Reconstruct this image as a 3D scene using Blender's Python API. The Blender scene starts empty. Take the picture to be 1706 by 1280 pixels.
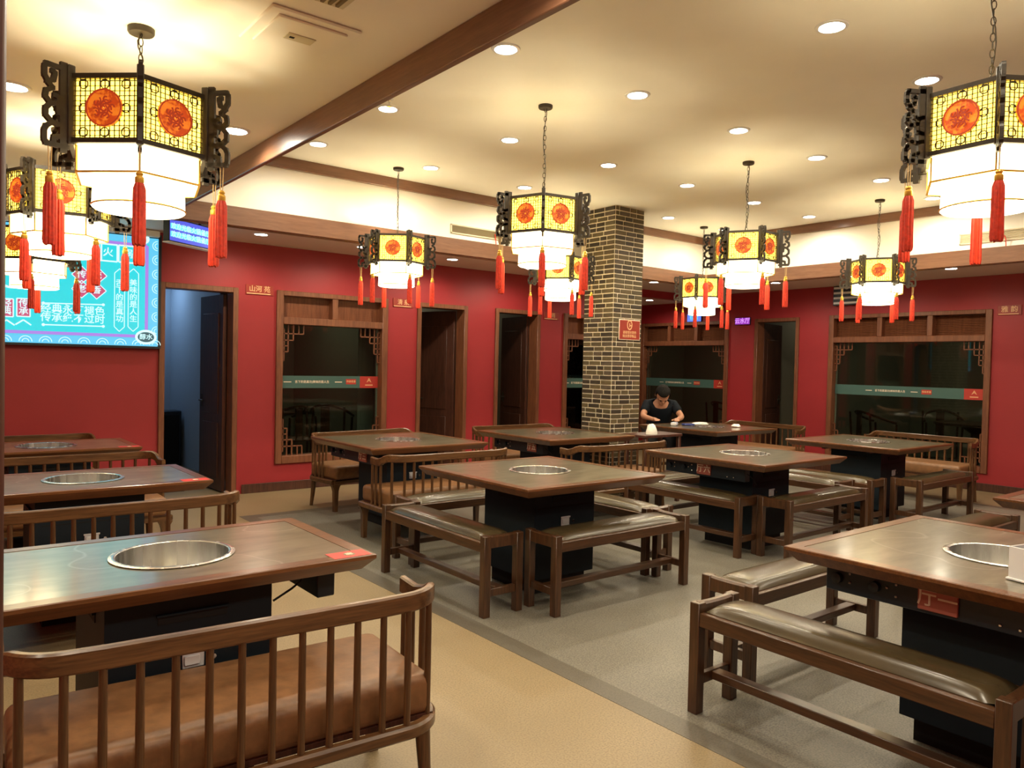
import bpy, bmesh, math, random
from mathutils import Vector, Matrix
random.seed(7)
PI = math.pi
S = bpy.context.scene
C = bpy.context.collection

# ------------------------------------------------------------------ camera
F = 1268.98
RT = Vector((0.78306521, -0.62155089, 0.02198583))
UP = Vector((-0.00191166, 0.03294486, 0.99945534))
FW = Vector((0.62193668, 0.78268073, -0.02460978))
EYE = Vector((0.0, 0.0, 1.45))
cd = bpy.data.cameras.new('camera'); cam = bpy.data.objects.new('camera', cd); C.objects.link(cam)
M = Matrix((RT, UP, -FW)).transposed().to_4x4(); M.translation = EYE
cam.matrix_world = M
cd.sensor_width = 36.0; cd.lens = 36.0 * F / 1706.0; cd.clip_start = 0.02
S.camera = cam
# ------------------------------------------------------------------ world, exposure
w = bpy.data.worlds.new('world'); S.world = w; w.use_nodes = True
w.node_tree.nodes['Background'].inputs[0].default_value = (0.02, 0.022, 0.03, 1)
w.node_tree.nodes['Background'].inputs[1].default_value = 0.3
S.view_settings.view_transform = 'Standard'; S.view_settings.look = 'None'
S.view_settings.gamma = 1.0; S.view_settings.use_curve_mapping = False
S.view_settings.exposure = 1.0
S.cycles.use_denoising = True
S.cycles.max_bounces = 8; S.cycles.sample_clamp_indirect = 6.0
DOWN_W = 21.0          # watts of a ceiling downlight
DOWN_COL = (1.0, 0.87, 0.64)
SHADE_E = 4.0          # glow of the lantern shades
SHADE_COL = (1.0, 0.85, 0.50)

# ------------------------------------------------------------------ materials
def nt(name):
    m = bpy.data.materials.new(name); m.use_nodes = True
    t = m.node_tree; b = t.nodes['Principled BSDF']
    return m, t, b
def mix_col(t, fac, a, b):
    n = t.nodes.new('ShaderNodeMix'); n.data_type = 'RGBA'
    if isinstance(fac, float): n.inputs[0].default_value = fac
    else: t.links.new(fac, n.inputs[0])
    for i, c in ((6, a), (7, b)):
        if isinstance(c, tuple): n.inputs[i].default_value = (*c, 1)
        else: t.links.new(c, n.inputs[i])
    return n.outputs[2]
def mapped(t, scale=(1, 1, 1), coord='Object'):
    tc = t.nodes.new('ShaderNodeTexCoord'); mp = t.nodes.new('ShaderNodeMapping')
    mp.inputs['Scale'].default_value = scale
    t.links.new(tc.outputs[coord], mp.inputs[0]); return mp.outputs[0]
def noise(t, vec, scale, detail=4, rough=0.55):
    n = t.nodes.new('ShaderNodeTexNoise'); n.inputs['Scale'].default_value = scale
    n.inputs['Detail'].default_value = detail; n.inputs['Roughness'].default_value = rough
    t.links.new(vec, n.inputs['Vector']); return n.outputs[0]
def ramp(t, fac, p0, p1):
    r = t.nodes.new('ShaderNodeMapRange'); r.inputs[1].default_value = p0; r.inputs[2].default_value = p1
    t.links.new(fac, r.inputs[0]); return r.outputs[0]
def bump(t, b, h, strength, dist=0.002):
    n = t.nodes.new('ShaderNodeBump'); n.inputs['Strength'].default_value = strength; n.inputs['Distance'].default_value = dist
    t.links.new(h, n.inputs['Height']); t.links.new(n.outputs[0], b.inputs['Normal'])
def plain(name, col, rough=0.5, metal=0.0, var=0.0, scale=6.0, coat=0.0, bmp=0.0, spec=0.5):
    m, t, b = nt(name)
    b.inputs['Base Color'].default_value = (*col, 1); b.inputs['Roughness'].default_value = rough
    b.inputs['Metallic'].default_value = metal; b.inputs['Coat Weight'].default_value = coat
    b.inputs['Coat Roughness'].default_value = 0.15; b.inputs['Specular IOR Level'].default_value = spec
    if var > 0 or bmp > 0:
        n = noise(t, mapped(t), scale)
        if var > 0:
            o = mix_col(t, ramp(t, n, .3, .7), tuple(c * (1 - var) for c in col), tuple(min(1, c * (1 + var)) for c in col))
            t.links.new(o, b.inputs['Base Color'])
        if bmp > 0: bump(t, b, n, bmp)
    return m
def wood(name, c0, c1, rough=0.35, coat=0.25, axis='z'):
    m, t, b = nt(name)
    st = {'x': (.07, 1, 1), 'y': (1, .07, 1), 'z': (1, 1, .07)}[axis]      # grain runs along this axis of the piece
    n1 = noise(t, mapped(t, tuple(34 * k for k in st)), 1.0, 3, 0.6)
    n2 = noise(t, mapped(t, tuple(150 * k for k in st)), 1.0, 2, 0.5)
    f = mix_col(t, 0.4, n1, n2)
    t.links.new(mix_col(t, ramp(t, f, .38, .62), c0, c1), b.inputs['Base Color'])
    b.inputs['Roughness'].default_value = rough; b.inputs['Coat Weight'].default_value = coat; b.inputs['Coat Roughness'].default_value = 0.18
    return m
def emit(name, col, strength, base=(0.05, 0.05, 0.05)):
    m, t, b = nt(name)
    b.inputs['Base Color'].default_value = (*base, 1)
    b.inputs['Emission Color'].default_value = (*col, 1); b.inputs['Emission Strength'].default_value = strength
    b.inputs['Roughness'].default_value = 0.6
    return m

m_wall = plain('red_wall_paint', (0.305, 0.016, 0.022), 0.55, var=0.06, scale=2.0, bmp=0.05)
m_ceil = plain('cream_ceiling_paint', (0.90, 0.875, 0.80), 0.6, var=0.03, scale=1.5)
m_soff = plain('soffit_paint', (0.68, 0.58, 0.50), 0.6, var=0.03, scale=1.5)
m_wood = wood('walnut_wood', (0.040, 0.0165, 0.0065), (0.088, 0.036, 0.0135))
m_wood_x = wood('walnut_wood_long', (0.040, 0.0165, 0.0065), (0.088, 0.036, 0.0135), axis='x')
m_chair = wood('spindle_wood', (0.060, 0.0245, 0.0085), (0.150, 0.070, 0.025), 0.36, 0.25)
m_chair_x = wood('spindle_wood_long', (0.060, 0.0245, 0.0085), (0.150, 0.070, 0.025), 0.36, 0.25, 'x')
m_rim = wood('table_rim_wood', (0.095, 0.036, 0.012), (0.170, 0.066, 0.022), 0.28, 0.4, 'x')
m_trim = wood('brown_trim_wood', (0.150, 0.066, 0.034), (0.205, 0.096, 0.052), 0.4, 0.2, 'x')
m_trim_y = wood('brown_trim_wood_side', (0.150, 0.066, 0.034), (0.205, 0.096, 0.052), 0.4, 0.2, 'y')
m_frame = wood('window_frame_wood', (0.13, 0.042, 0.020), (0.22, 0.080, 0.036), 0.42, 0.1)
m_door = wood('door_wood', (0.045, 0.016, 0.010), (0.09, 0.032, 0.020), 0.4, 0.1)
m_black = plain('black_steel', (0.008, 0.015, 0.023), 0.55, var=0.15, scale=3, spec=0.25)
m_box = plain('black_plastic', (0.011, 0.021, 0.032), 0.35)
m_slot = plain('dark_recess', (0.004, 0.004, 0.005), 0.8)
m_seat = plain('dark_bench_leather', (0.056, 0.039, 0.018), 0.25, var=0.18, scale=7, bmp=0.25)
m_leather = plain('tan_leather', (0.195, 0.090, 0.035), 0.46, var=0.2, scale=22, bmp=0.5)
m_chrome = plain('chrome', (0.78, 0.78, 0.80), 0.12, 1.0)
m_satin = plain('satin_latch', (.72, .75, .80), .4, .25)
m_gold = plain('gold_thread', (0.75, 0.45, 0.07), 0.35, 0.5)
m_cord = plain('tan_cord', (0.55, 0.38, 0.17), 0.7)
m_tassel = plain('red_tassel_silk', (0.60, 0.036, 0.012), 0.55, var=0.25, scale=60, bmp=0.5)
m_iron = plain('dark_lantern_wood', (0.035, 0.026, 0.015), 0.5, var=0.3, scale=20)
m_white = plain('white_paint', (0.75, 0.75, 0.76), 0.4)
m_paper = plain('white_tissue', (0.85, 0.83, 0.76), 0.8, bmp=0.4, scale=40)
m_plaq = plain('dark_red_plaque', (0.30, 0.030, 0.018), 0.45)
m_goldp = plain('gold_print', (0.80, 0.47, 0.24), 0.5)
m_cream = plain('cream_print', (0.86, 0.72, 0.56), 0.5)
m_sign = plain('maroon_sign_plate', (0.42, 0.12, 0.09), 0.4)
m_stick = plain('red_sticker', (0.55, 0.028, 0.022), 0.45)
m_grill = plain('vent_khaki', (0.20, 0.16, 0.085), 0.5)
m_grillc = plain('vent_cream', (0.66, 0.60, 0.44), 0.5)
m_mortar = plain('pale_mortar', (0.74, 0.66, 0.50), 0.8, var=0.12, scale=30)
m_skin = plain('skin', (0.50, 0.25, 0.15), 0.5)
m_hair = plain('black_hair', (0.008, 0.007, 0.006), 0.75, spec=0.2, bmp=0.4, scale=80)
m_shirt = plain('navy_shirt', (0.006, 0.009, 0.014), 0.8, spec=0.2)
m_trous = plain('dark_trousers', (0.02, 0.02, 0.024), 0.8)
m_room = plain('dim_room_wall', (0.24, 0.22, 0.16), 0.7)
m_roomb = plain('pale_blue_room_wall', (0.42, 0.50, 0.58), 0.6)
m_bricks = [plain('brick_%s' % n, c, 0.6, var=0.22, scale=14, bmp=0.3) for n, c in
            (('olive', (0.075, 0.056, 0.025)), ('umber', (0.032, 0.022, 0.012)), ('khaki', (0.100, 0.073, 0.032)), ('grey', (0.070, 0.051, 0.032)))]

def steel(name):
    m, t, b = nt(name)
    b.inputs['Metallic'].default_value = 1.0; b.inputs['Base Color'].default_value = (0.74, 0.73, 0.71, 1)
    n = noise(t, mapped(t, (1, 1, 0.02)), 22, 2)
    r = t.nodes.new('ShaderNodeMapRange'); r.inputs[1].default_value = .3; r.inputs[2].default_value = .7
    r.inputs[3].default_value = .16; r.inputs[4].default_value = .36
    t.links.new(n, r.inputs[0]); t.links.new(r.outputs[0], b.inputs['Roughness'])
    return m
m_steel = steel('brushed_steel')

def stone():
    m, t, b = nt('grey_brown_stone_laminate')
    v = mapped(t, (1, 1, 1))
    n1 = noise(t, mapped(t, (2.0, 7.0, 1)), 2.2, 8, 0.62)
    c = mix_col(t, ramp(t, n1, .3, .72), (0.094, 0.080, 0.052), (0.220, 0.190, 0.125))
    n2 = noise(t, v, 0.75, 3, 0.45)
    ab = t.nodes.new('ShaderNodeMath'); ab.operation = 'SUBTRACT'; ab.inputs[1].default_value = 0.5; t.links.new(n2, ab.inputs[0])
    a2 = t.nodes.new('ShaderNodeMath'); a2.operation = 'ABSOLUTE'; t.links.new(ab.outputs[0], a2.inputs[0])
    vein = ramp(t, a2.outputs[0], 0.0022, 0.0)
    sc = t.nodes.new('ShaderNodeMath'); sc.operation = 'MULTIPLY'; sc.inputs[1].default_value = 0.38; t.links.new(vein, sc.inputs[0])
    t.links.new(mix_col(t, sc.outputs[0], c, (0.42, 0.38, 0.31)), b.inputs['Base Color'])
    b.inputs['Roughness'].default_value = 0.28; b.inputs['Coat Weight'].default_value = 0.75; b.inputs['Coat Roughness'].default_value = 0.13
    return m
m_stone = stone()
def floor_mat(name, c0, c1, speck, rough):
    m, t, b = nt(name)
    v = mapped(t)
    a = mix_col(t, ramp(t, noise(t, v, 1.6, 6), .3, .7), c0, c1)
    s = noise(t, v, 130, 2)
    t.links.new(mix_col(t, ramp(t, s, .40, .66), a, speck), b.inputs['Base Color'])
    b.inputs['Roughness'].default_value = rough
    bump(t, b, s, 0.15)
    return m
m_beige = floor_mat('beige_terrazzo', (0.255, 0.188, 0.100), (0.315, 0.237, 0.132), (0.20, 0.146, 0.078), 0.42)
m_grey = floor_mat('grey_terrazzo', (0.180, 0.163, 0.128), (0.228, 0.209, 0.168), (0.098, 0.089, 0.073), 0.45)
m_dark = floor_mat('dark_border_terrazzo', (0.105, 0.090, 0.066), (0.13, 0.113, 0.084), (0.083, 0.071, 0.054), 0.45)

def glass():
    m, t, b = nt('dark_window_glass')
    out = t.nodes['Material Output']
    tr = t.nodes.new('ShaderNodeBsdfTransparent'); tr.inputs[0].default_value = (0.70, 0.76, 0.70, 1)
    gl = t.nodes.new('ShaderNodeBsdfGlossy'); gl.inputs['Roughness'].default_value = 0.03
    fr = t.nodes.new('ShaderNodeFresnel'); fr.inputs[0].default_value = 1.5
    mx = t.nodes.new('ShaderNodeMixShader')
    t.links.new(fr.outputs[0], mx.inputs[0]); t.links.new(tr.outputs[0], mx.inputs[1]); t.links.new(gl.outputs[0], mx.inputs[2])
    t.links.new(mx.outputs[0], out.inputs[0])
    return m
m_glass = glass()
m_shade = emit('glowing_lantern_shade', SHADE_COL, SHADE_E, (0.8, 0.75, 0.6))
m_lens = emit('downlight_lens', (1.0, 0.93, 0.80), 28.0)
m_scr = emit('screen_cyan', (0.006, 0.66, 0.74), 0.54)
m_scr_l = emit('screen_light_blue', (0.10, 0.56, 0.86), 0.55)
m_scr_w = emit('screen_white', (0.62, 0.98, 1.0), 0.62)
m_scr_p = emit('screen_purple', (0.42, 0.22, 0.80), 0.5)
m_scr_r = emit('screen_pink_red', (0.50, 0.06, 0.16), 0.6)
m_scr_d = emit('screen_teal_dark', (0.02, 0.10, 0.13), 0.5)
m_led_b = emit('led_blue', (0.10, 0.13, 0.85), 0.5)
m_led_c = emit('led_cyan', (0.12, 0.75, 1.0), 0.62)
m_led_v = emit('led_violet', (0.33, 0.03, 0.50), 0.5)
m_led_w = emit('led_pale_violet', (0.72, 0.34, 0.95), 0.62)
m_led_b2 = emit('led_bright_blue', (0.10, 0.22, 0.95), 0.55)
m_band = plain('teal_window_band', (0.050, 0.118, 0.105), 0.5)
m_bandr = plain('red_window_band', (0.45, 0.035, 0.025), 0.5)
def panel_mat():
    # paper panel lit from inside by the lamp: lets light through, glows a little
    m, t, b = nt('lit_paper_panel')
    out = t.nodes['Material Output']
    tl = t.nodes.new('ShaderNodeBsdfTranslucent'); tl.inputs[0].default_value = (0.97, 0.82, 0.30, 1)
    em = t.nodes.new('ShaderNodeEmission'); em.inputs[0].default_value = (1.0, 0.76, 0.14, 1); em.inputs[1].default_value = 0.85
    ad = t.nodes.new('ShaderNodeAddShader')
    t.links.new(tl.outputs[0], ad.inputs[0]); t.links.new(em.outputs[0], ad.inputs[1]); t.links.new(ad.outputs[0], out.inputs[0])
    return m
m_panel = panel_mat()
def medal_mat():
    m, t, b = nt('orange_carved_medallion')
    v = mapped(t, (1, 1, 1))
    n = noise(t, v, 38, 2, 0.5)
    c = mix_col(t, ramp(t, n, .44, .56), (0.58, 0.070, 0.008), (0.95, 0.26, 0.020))
    t.links.new(c, b.inputs['Emission Color']); b.inputs['Emission Strength'].default_value = 0.27
    t.links.new(c, b.inputs['Base Color'])
    return m
m_medal = medal_mat()
m_carve = emit('dark_red_carving', (0.30, 0.03, 0.008), 0.5, (0.25, 0.03, 0.01))

# ------------------------------------------------------------------ mesh helpers
class MB:
    def __init__(self): self.v = []; self.f = []
    def add(self, v, f):
        k = len(self.v); self.v += [tuple(p) for p in v]; self.f += [tuple(i + k for i in q) for q in f]; return self
    def box(self, c, s, R=None):
        c = Vector(c); h = [x / 2 for x in s]
        vs = []
        for x in (-1, 1):
            for y in (-1, 1):
                for z in (-1, 1):
                    p = Vector((x * h[0], y * h[1], z * h[2]))
                    if R is not None: p = R @ p
                    vs.append(c + p)
        return self.add(vs, ((0, 1, 3, 2), (4, 6, 7, 5), (0, 4, 5, 1), (2, 3, 7, 6), (0, 2, 6, 4), (1, 5, 7, 3)))
    def span(self, a, b):
        return self.box([(p + q) / 2 for p, q in zip(a, b)], [abs(q - p) for p, q in zip(a, b)])
    def bar(self, p0, p1, wd, ht, up=(0, 0, 1)):
        p0 = Vector(p0); p1 = Vector(p1); d = p1 - p0; L = d.length
        if L < 1e-7: return self
        d.normalize(); u = Vector(up)
        s = d.cross(u)
        if s.length < 1e-4: s = d.cross(Vector((1, 0, 0)))
        s.normalize(); u = s.cross(d)
        R = Matrix((d, s, u)).transposed()
        return self.box((p0 + p1) / 2, (L, wd, ht), R)
    def ring(self, rings, closed=False, cap=True):
        n = len(rings[0]); k = len(self.v)
        vs = [p for r in rings for p in r]; fs = []
        m = len(rings)
        for i in range(m if closed else m - 1):
            a = i * n; b = ((i + 1) % m) * n
            for j in range(n):
                j2 = (j + 1) % n
                fs.append((a + j, a + j2, b + j2, b + j))
        if cap and not closed:
            fs.append(tuple(range(n - 1, -1, -1))); fs.append(tuple((m - 1) * n + j for j in range(n)))
        return self.add(vs, fs)
    def tube(self, path, r, n=8, cap=True):
        P = [Vector(p) for p in path]; rings = []; prev = None
        for i, p in enumerate(P):
            d = (P[min(i + 1, len(P) - 1)] - P[max(i - 1, 0)]).normalized()
            if prev is None:
                s = d.cross(Vector((0, 0, 1)))
                if s.length < 1e-3: s = Vector((1, 0, 0))
            else: s = prev - d * prev.dot(d)
            s.normalize(); prev = s; u = d.cross(s)
            rr = r[i] if isinstance(r, (list, tuple)) else r
            rings.append([p + (s * math.cos(2 * PI * j / n) + u * math.sin(2 * PI * j / n)) * rr for j in range(n)])
        return self.ring(rings, cap=cap)
    def lathe(self, prof, n=24, c=(0, 0, 0), cap=False):
        rings = [[(c[0] + r * math.cos(2 * PI * j / n), c[1] + r * math.sin(2 * PI * j / n), c[2] + z) for j in range(n)] for r, z in prof]
        return self.ring(rings, cap=cap)
    def sweep(self, path, wd, ht):           # flat path in plan, rectangular section standing upright, softened corners
        P = [Vector(p) for p in path]; rings = []; e = min(wd, ht) * 0.22
        sec = [(-wd/2, -ht/2+e), (-wd/2+e, -ht/2), (wd/2-e, -ht/2), (wd/2, -ht/2+e), (wd/2, ht/2-e), (wd/2-e, ht/2), (-wd/2+e, ht/2), (-wd/2, ht/2-e)]
        for i, p in enumerate(P):
            d = (P[min(i + 1, len(P) - 1)] - P[max(i - 1, 0)]); d.z = 0; d.normalize()
            s = Vector((d.y, -d.x, 0))
            rings.append([p + s * a + Vector((0, 0, b)) for a, b in sec])
        return self.ring(rings)
    def prism(self, poly, z0, z1):
        n = len(poly)
        return self.add([(x, y, z0) for x, y in poly] + [(x, y, z1) for x, y in poly],
                        [tuple(range(n - 1, -1, -1)), tuple(range(n, 2 * n))] + [(i, (i + 1) % n, n + (i + 1) % n, n + i) for i in range(n)])
    def xform(self, T):
        self.v = [tuple(T @ Vector(p)) for p in self.v]; return self
    def mesh(self, name, m, bevel=0.0, seg=1, smooth=True):
        me = bpy.data.meshes.new(name); me.from_pydata(self.v, [], self.f); me.update()
        bm = bmesh.new(); bm.from_mesh(me)
        bmesh.ops.recalc_face_normals(bm, faces=bm.faces)
        if bevel > 0:
            es = [e for e in bm.edges if len(e.link_faces) == 2 and e.calc_face_angle(0) > 0.5]
            bmesh.ops.bevel(bm, geom=es, offset=bevel, segments=seg, profile=0.5, affect='EDGES', clamp_overlap=True)
        bm.to_mesh(me); bm.free()
        if m is not None: me.materials.append(m)
        if smooth:
            me.shade_smooth(); me.set_sharp_from_angle(angle=0.65)
        return me
def link(name, me, parent=None, loc=(0, 0, 0), rz=0.0):
    o = bpy.data.objects.new(name, me); C.objects.link(o)
    if parent is not None: o.parent = parent
    o.location = loc; o.rotation_euler = (0, 0, rz)
    return o
def obj(name, mb, m, parent=None, bevel=0.0, seg=1, loc=(0, 0, 0), rz=0.0, smooth=True):
    return link(name, mb.mesh(name, m, bevel, seg, smooth), parent, loc, rz)
def tag(o, label=None, cat=None, group=None, kind=None):
    if label: o['label'] = label
    if cat: o['category'] = cat
    if group: o['group'] = group
    if kind: o['kind'] = kind
    return o
def empty(name, loc=(0, 0, 0), rz=0.0, parent=None):
    o = bpy.data.objects.new(name, None); o.empty_display_size = 0.1; C.objects.link(o)
    o.location = loc; o.rotation_euler = (0, 0, rz)
    if parent is not None: o.parent = parent
    return o
def thing(name, label, cat, loc=(0, 0, 0), rz=0.0, group=None):
    return tag(empty(name, loc, rz), label, cat, group)
KIDS = {}
def copy_tree(o, parent=None):
    c = o.copy(); C.objects.link(c)
    if parent is not None: c.parent = parent
    for ch in list(o.children): copy_tree(ch, c)
    return c
def struct(name, mb, m, parent=None, **k):
    o = obj(name, mb, m, parent, **k); o['kind'] = 'structure'; return o
FONT = None
def text(name, body, size, m, parent, M4, extrude=0.0006, align='CENTER', sx=1.0):
    cu = bpy.data.curves.new('text_tmp', 'FONT'); cu.body = body; cu.size = size; cu.align_x = align; cu.align_y = 'CENTER'
    cu.extrude = extrude; cu.resolution_u = 2; cu.offset = size * .010
    o = bpy.data.objects.new('text_tmp', cu); C.objects.link(o)
    dg = bpy.context.evaluated_depsgraph_get(); dg.update()
    me = bpy.data.meshes.new_from_object(o.evaluated_get(dg)); me.name = name
    bpy.data.objects.remove(o); bpy.data.curves.remove(cu)
    me.materials.clear(); me.materials.append(m)
    me.transform(M4 @ Matrix.Diagonal((sx, 1, 1, 1)))
    return link(name, me, parent)
def frame4(o, ex, ey):                       # matrix: local x->ex, y->ey
    ex = Vector(ex).normalized(); ey = Vector(ey).normalized(); ez = ex.cross(ey)
    R = Matrix((ex, ey, ez)).transposed().to_4x4(); R.translation = Vector(o); return R
def at_y(u, v, Y):                           # photograph pixel -> point on the wall plane y = Y
    d = RT * ((u - 853) / F) - UP * ((v - 640) / F) + FW; return EYE + d * ((Y - EYE.y) / d.y)

# ------------------------------------------------------------------ the room
YB, XR, XL, YF = 8.20, 10.57, -1.30, -1.80
ZT, ZS, ZF = 3.20, 2.70, 2.555               # tray ceiling, soffit, fascia bottom
TX0, TX1, TY1 = 1.62, 8.40, 6.44             # tray opening
fl = struct('floor', MB().span((XL - .2, YF - .2, -0.10), (14.2, 12.2, 0.0)), m_beige, smooth=False)
bd = MB()
for a, b in (((2.40, YF, 0), (2.52, 7.02, .0015)), ((2.52, 6.90, 0), (9.50, 7.02, .0015)), ((9.38, YF, 0), (9.50, 6.90, .0015))): bd.span(a, b)
obj('dark_border', bd, m_dark, fl, smooth=False)
obj('grey_inlay', MB().span((2.52, YF, 0), (9.38, 6.90, .001)), m_grey, fl, smooth=False)

def wall_cols(mb, axis, pos, thick, lo, hi, z1, holes):
    br = sorted({lo, hi, *[h[0] for h in holes], *[h[1] for h in holes]})
    for a, b in zip(br, br[1:]):
        segs = [(0.0, z1)]
        for h in holes:
            if h[0] <= a + 1e-6 and h[1] >= b - 1e-6:
                ns = []
                for s in segs:
                    if h[2] > s[0]: ns.append((s[0], min(h[2], s[1])))
                    if h[3] < s[1]: ns.append((max(h[3], s[0]), s[1]))
                segs = ns
        for s in segs:
            if s[1] - s[0] > 1e-4:
                if axis == 'y': mb.span((a, pos, s[0]), (b, pos + thick, s[1]))
                else: mb.span((pos, a, s[0]), (pos + thick, b, s[1]))
D1, D2, D3 = (1.975, 2.76), (4.98, 5.74), (6.20, 6.99)
W1, W2 = (3.18, 4.56), (7.44, 8.36)
XE = 8.55                                    # back wall ends here: passage beyond
mb = MB()
wall_cols(mb, 'y', YB, .14, XL, XE, ZS, [(*D1, 0, 2.21), (*D2, 0, 2.21), (*D3, 0, 2.215), (*W1, .30, 2.22), (*W2, .30, 2.22)])
mb.span((XE, YB, 2.59), (XR, YB + .14, ZS))
struct('wall_back', mb, m_wall, smooth=False)
W3, W4, D4 = (3.72, 5.86), (7.60, 9.50), (6.34, 7.11)
mb = MB()
wall_cols(mb, 'x', XR, .14, YF, 11.2, ZS, [(*W3, .22, 2.28), (*W4, .22, 2.26), (*D4, 0, 2.27)])
struct('wall_right', mb, m_wall, smooth=False)
struct('wall_left', MB().span((XL - .14, YF, 0), (XL, YB, ZS)), m_wall, smooth=False)
struct('wall_front', MB().span((XL - .14, YF - .14, 0), (XR, YF, ZT + .02)), m_wall, smooth=False)
# passage beyond the back wall
struct('wall_passage', MB().span((XE - .14, YB + .14, 0), (XE, 11.2, 2.6)).span((XE - .14, 11.2, 0), (XR + .14, 11.34, 2.6)), m_wall, smooth=False)
# ceiling: tray slab, soffits, bulkheads
cl = struct('ceiling', MB().span((TX0, YF, ZT), (TX1 + .05, TY1 + .05, ZT + .1)), m_ceil, smooth=False)
obj('lowered_ceiling', MB().span((XL, YF, ZS), (TX0, YB, ZS + .1)), m_ceil, cl, smooth=False)
obj('soffit', MB().span((TX0, TY1 + .06, ZS), (XR, YB, ZS + .1)).span((TX1 + .06, YF, ZS), (XR, TY1 + .06, ZS + .1)), m_soff, cl, smooth=False)
obj('passage_ceiling', MB().span((XE, YB + .14, 2.60), (XR, 11.2, 2.66)), m_soff, cl, smooth=False)
obj('bulkhead', MB().span((TX0, TY1, ZF + .02), (TX1, TY1 + .06, ZT)).span((TX1, YF, ZF + .02), (TX1 + .06, TY1 + .06, ZT)).span((TX0, YF, ZF + .05), (TX0 + .012, TY1, ZT)), m_ceil, cl, smooth=False)
def trim(n, a, b, m=m_trim, bev=.004):
    return struct('trim_%d' % n, MB().span(a, b), m, bevel=bev)
trim(1, (TX0 + .012, TY1 - .035, ZF), (TX1 - .035, TY1, 2.715))
trim(2, (TX1 - .035, YF, ZF), (TX1, TY1, 2.715), m_trim_y)
trim(3, (TX0 - .030, YF, 2.575), (TX0, TY1 + .06, ZS), m_trim_y)
trim(4, (TX0 + .012, TY1 - .04, 3.105), (TX1 - .04, TY1, ZT))
trim(5, (TX1 - .04, YF, 3.105), (TX1, TY1, ZT), m_trim_y)
trim(6, (TX0 - .045, TY1 + .06, ZF), (TX1 + .06, TY1 + .09, ZS))
trim(7, (TX1 + .06, YF, ZF), (TX1 + .09, TY1 + .09, ZS))
trim(8, (0.020, 0.86, 0), (0.0725, 0.90, ZS), m_door)             # dark post at the edge of the view
# baseboards
def base(side, mb): struct('baseboard_' + side, mb, m_door, bevel=.003)
mb = MB()
for a, b in ((XL, D1[0] - .06), (D1[1] + .06, D2[0] - .05), (D2[1] + .05, D3[0] - .05), (D3[1] + .05, XE)): mb.span((a, YB - .015, 0), (b, YB, .10))
base('back', mb)
mb = MB()
for a, b in ((YF, D4[0] - .05), (D4[1] + .05, 11.2)): mb.span((XR - .015, a, 0), (XR, b, .10))
base('right', mb)

# rooms seen through doors and windows
struct('wall_private_rooms', MB().span((.30, 11.6, 0), (8.4, 11.7, 2.8)).span((3.0, 8.34, 0), (3.08, 11.6, 2.8)).span((4.80, 8.34, 0), (4.88, 11.6, 2.8))
       .span((5.95, 8.34, 0), (6.02, 11.6, 2.8)).span((7.2, 8.34, 0), (7.27, 11.6, 2.8)).span((.3, 8.34, 2.8), (8.4, 11.7, 2.86)), m_room, smooth=False)
struct('wall_side_rooms', MB().span((13.9, YF, 0), (14.0, 11.3, 2.8)).span((10.71, 6.15, 0), (13.9, 6.23, 2.8)).span((10.71, 7.3, 0), (13.9, 7.38, 2.8))
       .span((10.71, 1.5, 0), (13.9, 1.6, 2.8)).span((10.71, 11.2, 0), (13.9, 11.3, 2.8)).span((10.71, 1.5, 2.8), (14.0, 11.3, 2.86)), m_room, smooth=False)
struct('wall_store_room', MB().span((.42, 11.45, 0), (2.98, 11.55, 2.78)).span((.34, 8.36, 0), (.42, 11.55, 2.78)).span((2.92, 9.3, 0), (2.99, 11.45, 2.78)), m_roomb, smooth=False)
ld = bpy.data.lights.new('store_room_lamp', 'AREA'); ld.energy = 4.5; ld.size = .5; ld.color = (.45, .68, 1.0)
lo = bpy.data.objects.new('store_room_lamp', ld); C.objects.link(lo); lo.location = (2.40, 11.0, 2.6)

for nm, p, e in (('side_room_fill', (12.2, 4.2, 2.7), 4.0), ('side_room_fill', (12.2, 8.8, 2.7), 6.0), ('side_room_fill', (12.2, 6.7, 2.7), 1.0), ('private_room_fill', (3.9, 9.9, 2.7), 3.0), ('private_room_fill', (5.4, 9.9, 2.7), 1.6), ('private_room_fill', (6.6, 9.9, 2.7), 1.2), ('private_room_fill', (7.8, 9.9, 2.7), 2.0)):  # unseen fill lights added to brighten the rooms behind glass and doors
    ld = bpy.data.lights.new(nm, 'AREA'); ld.energy = e; ld.size = .4; ld.color = (1.0, .92, .72)
    lo = bpy.data.objects.new(nm, ld); C.objects.link(lo); lo.location = p

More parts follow.
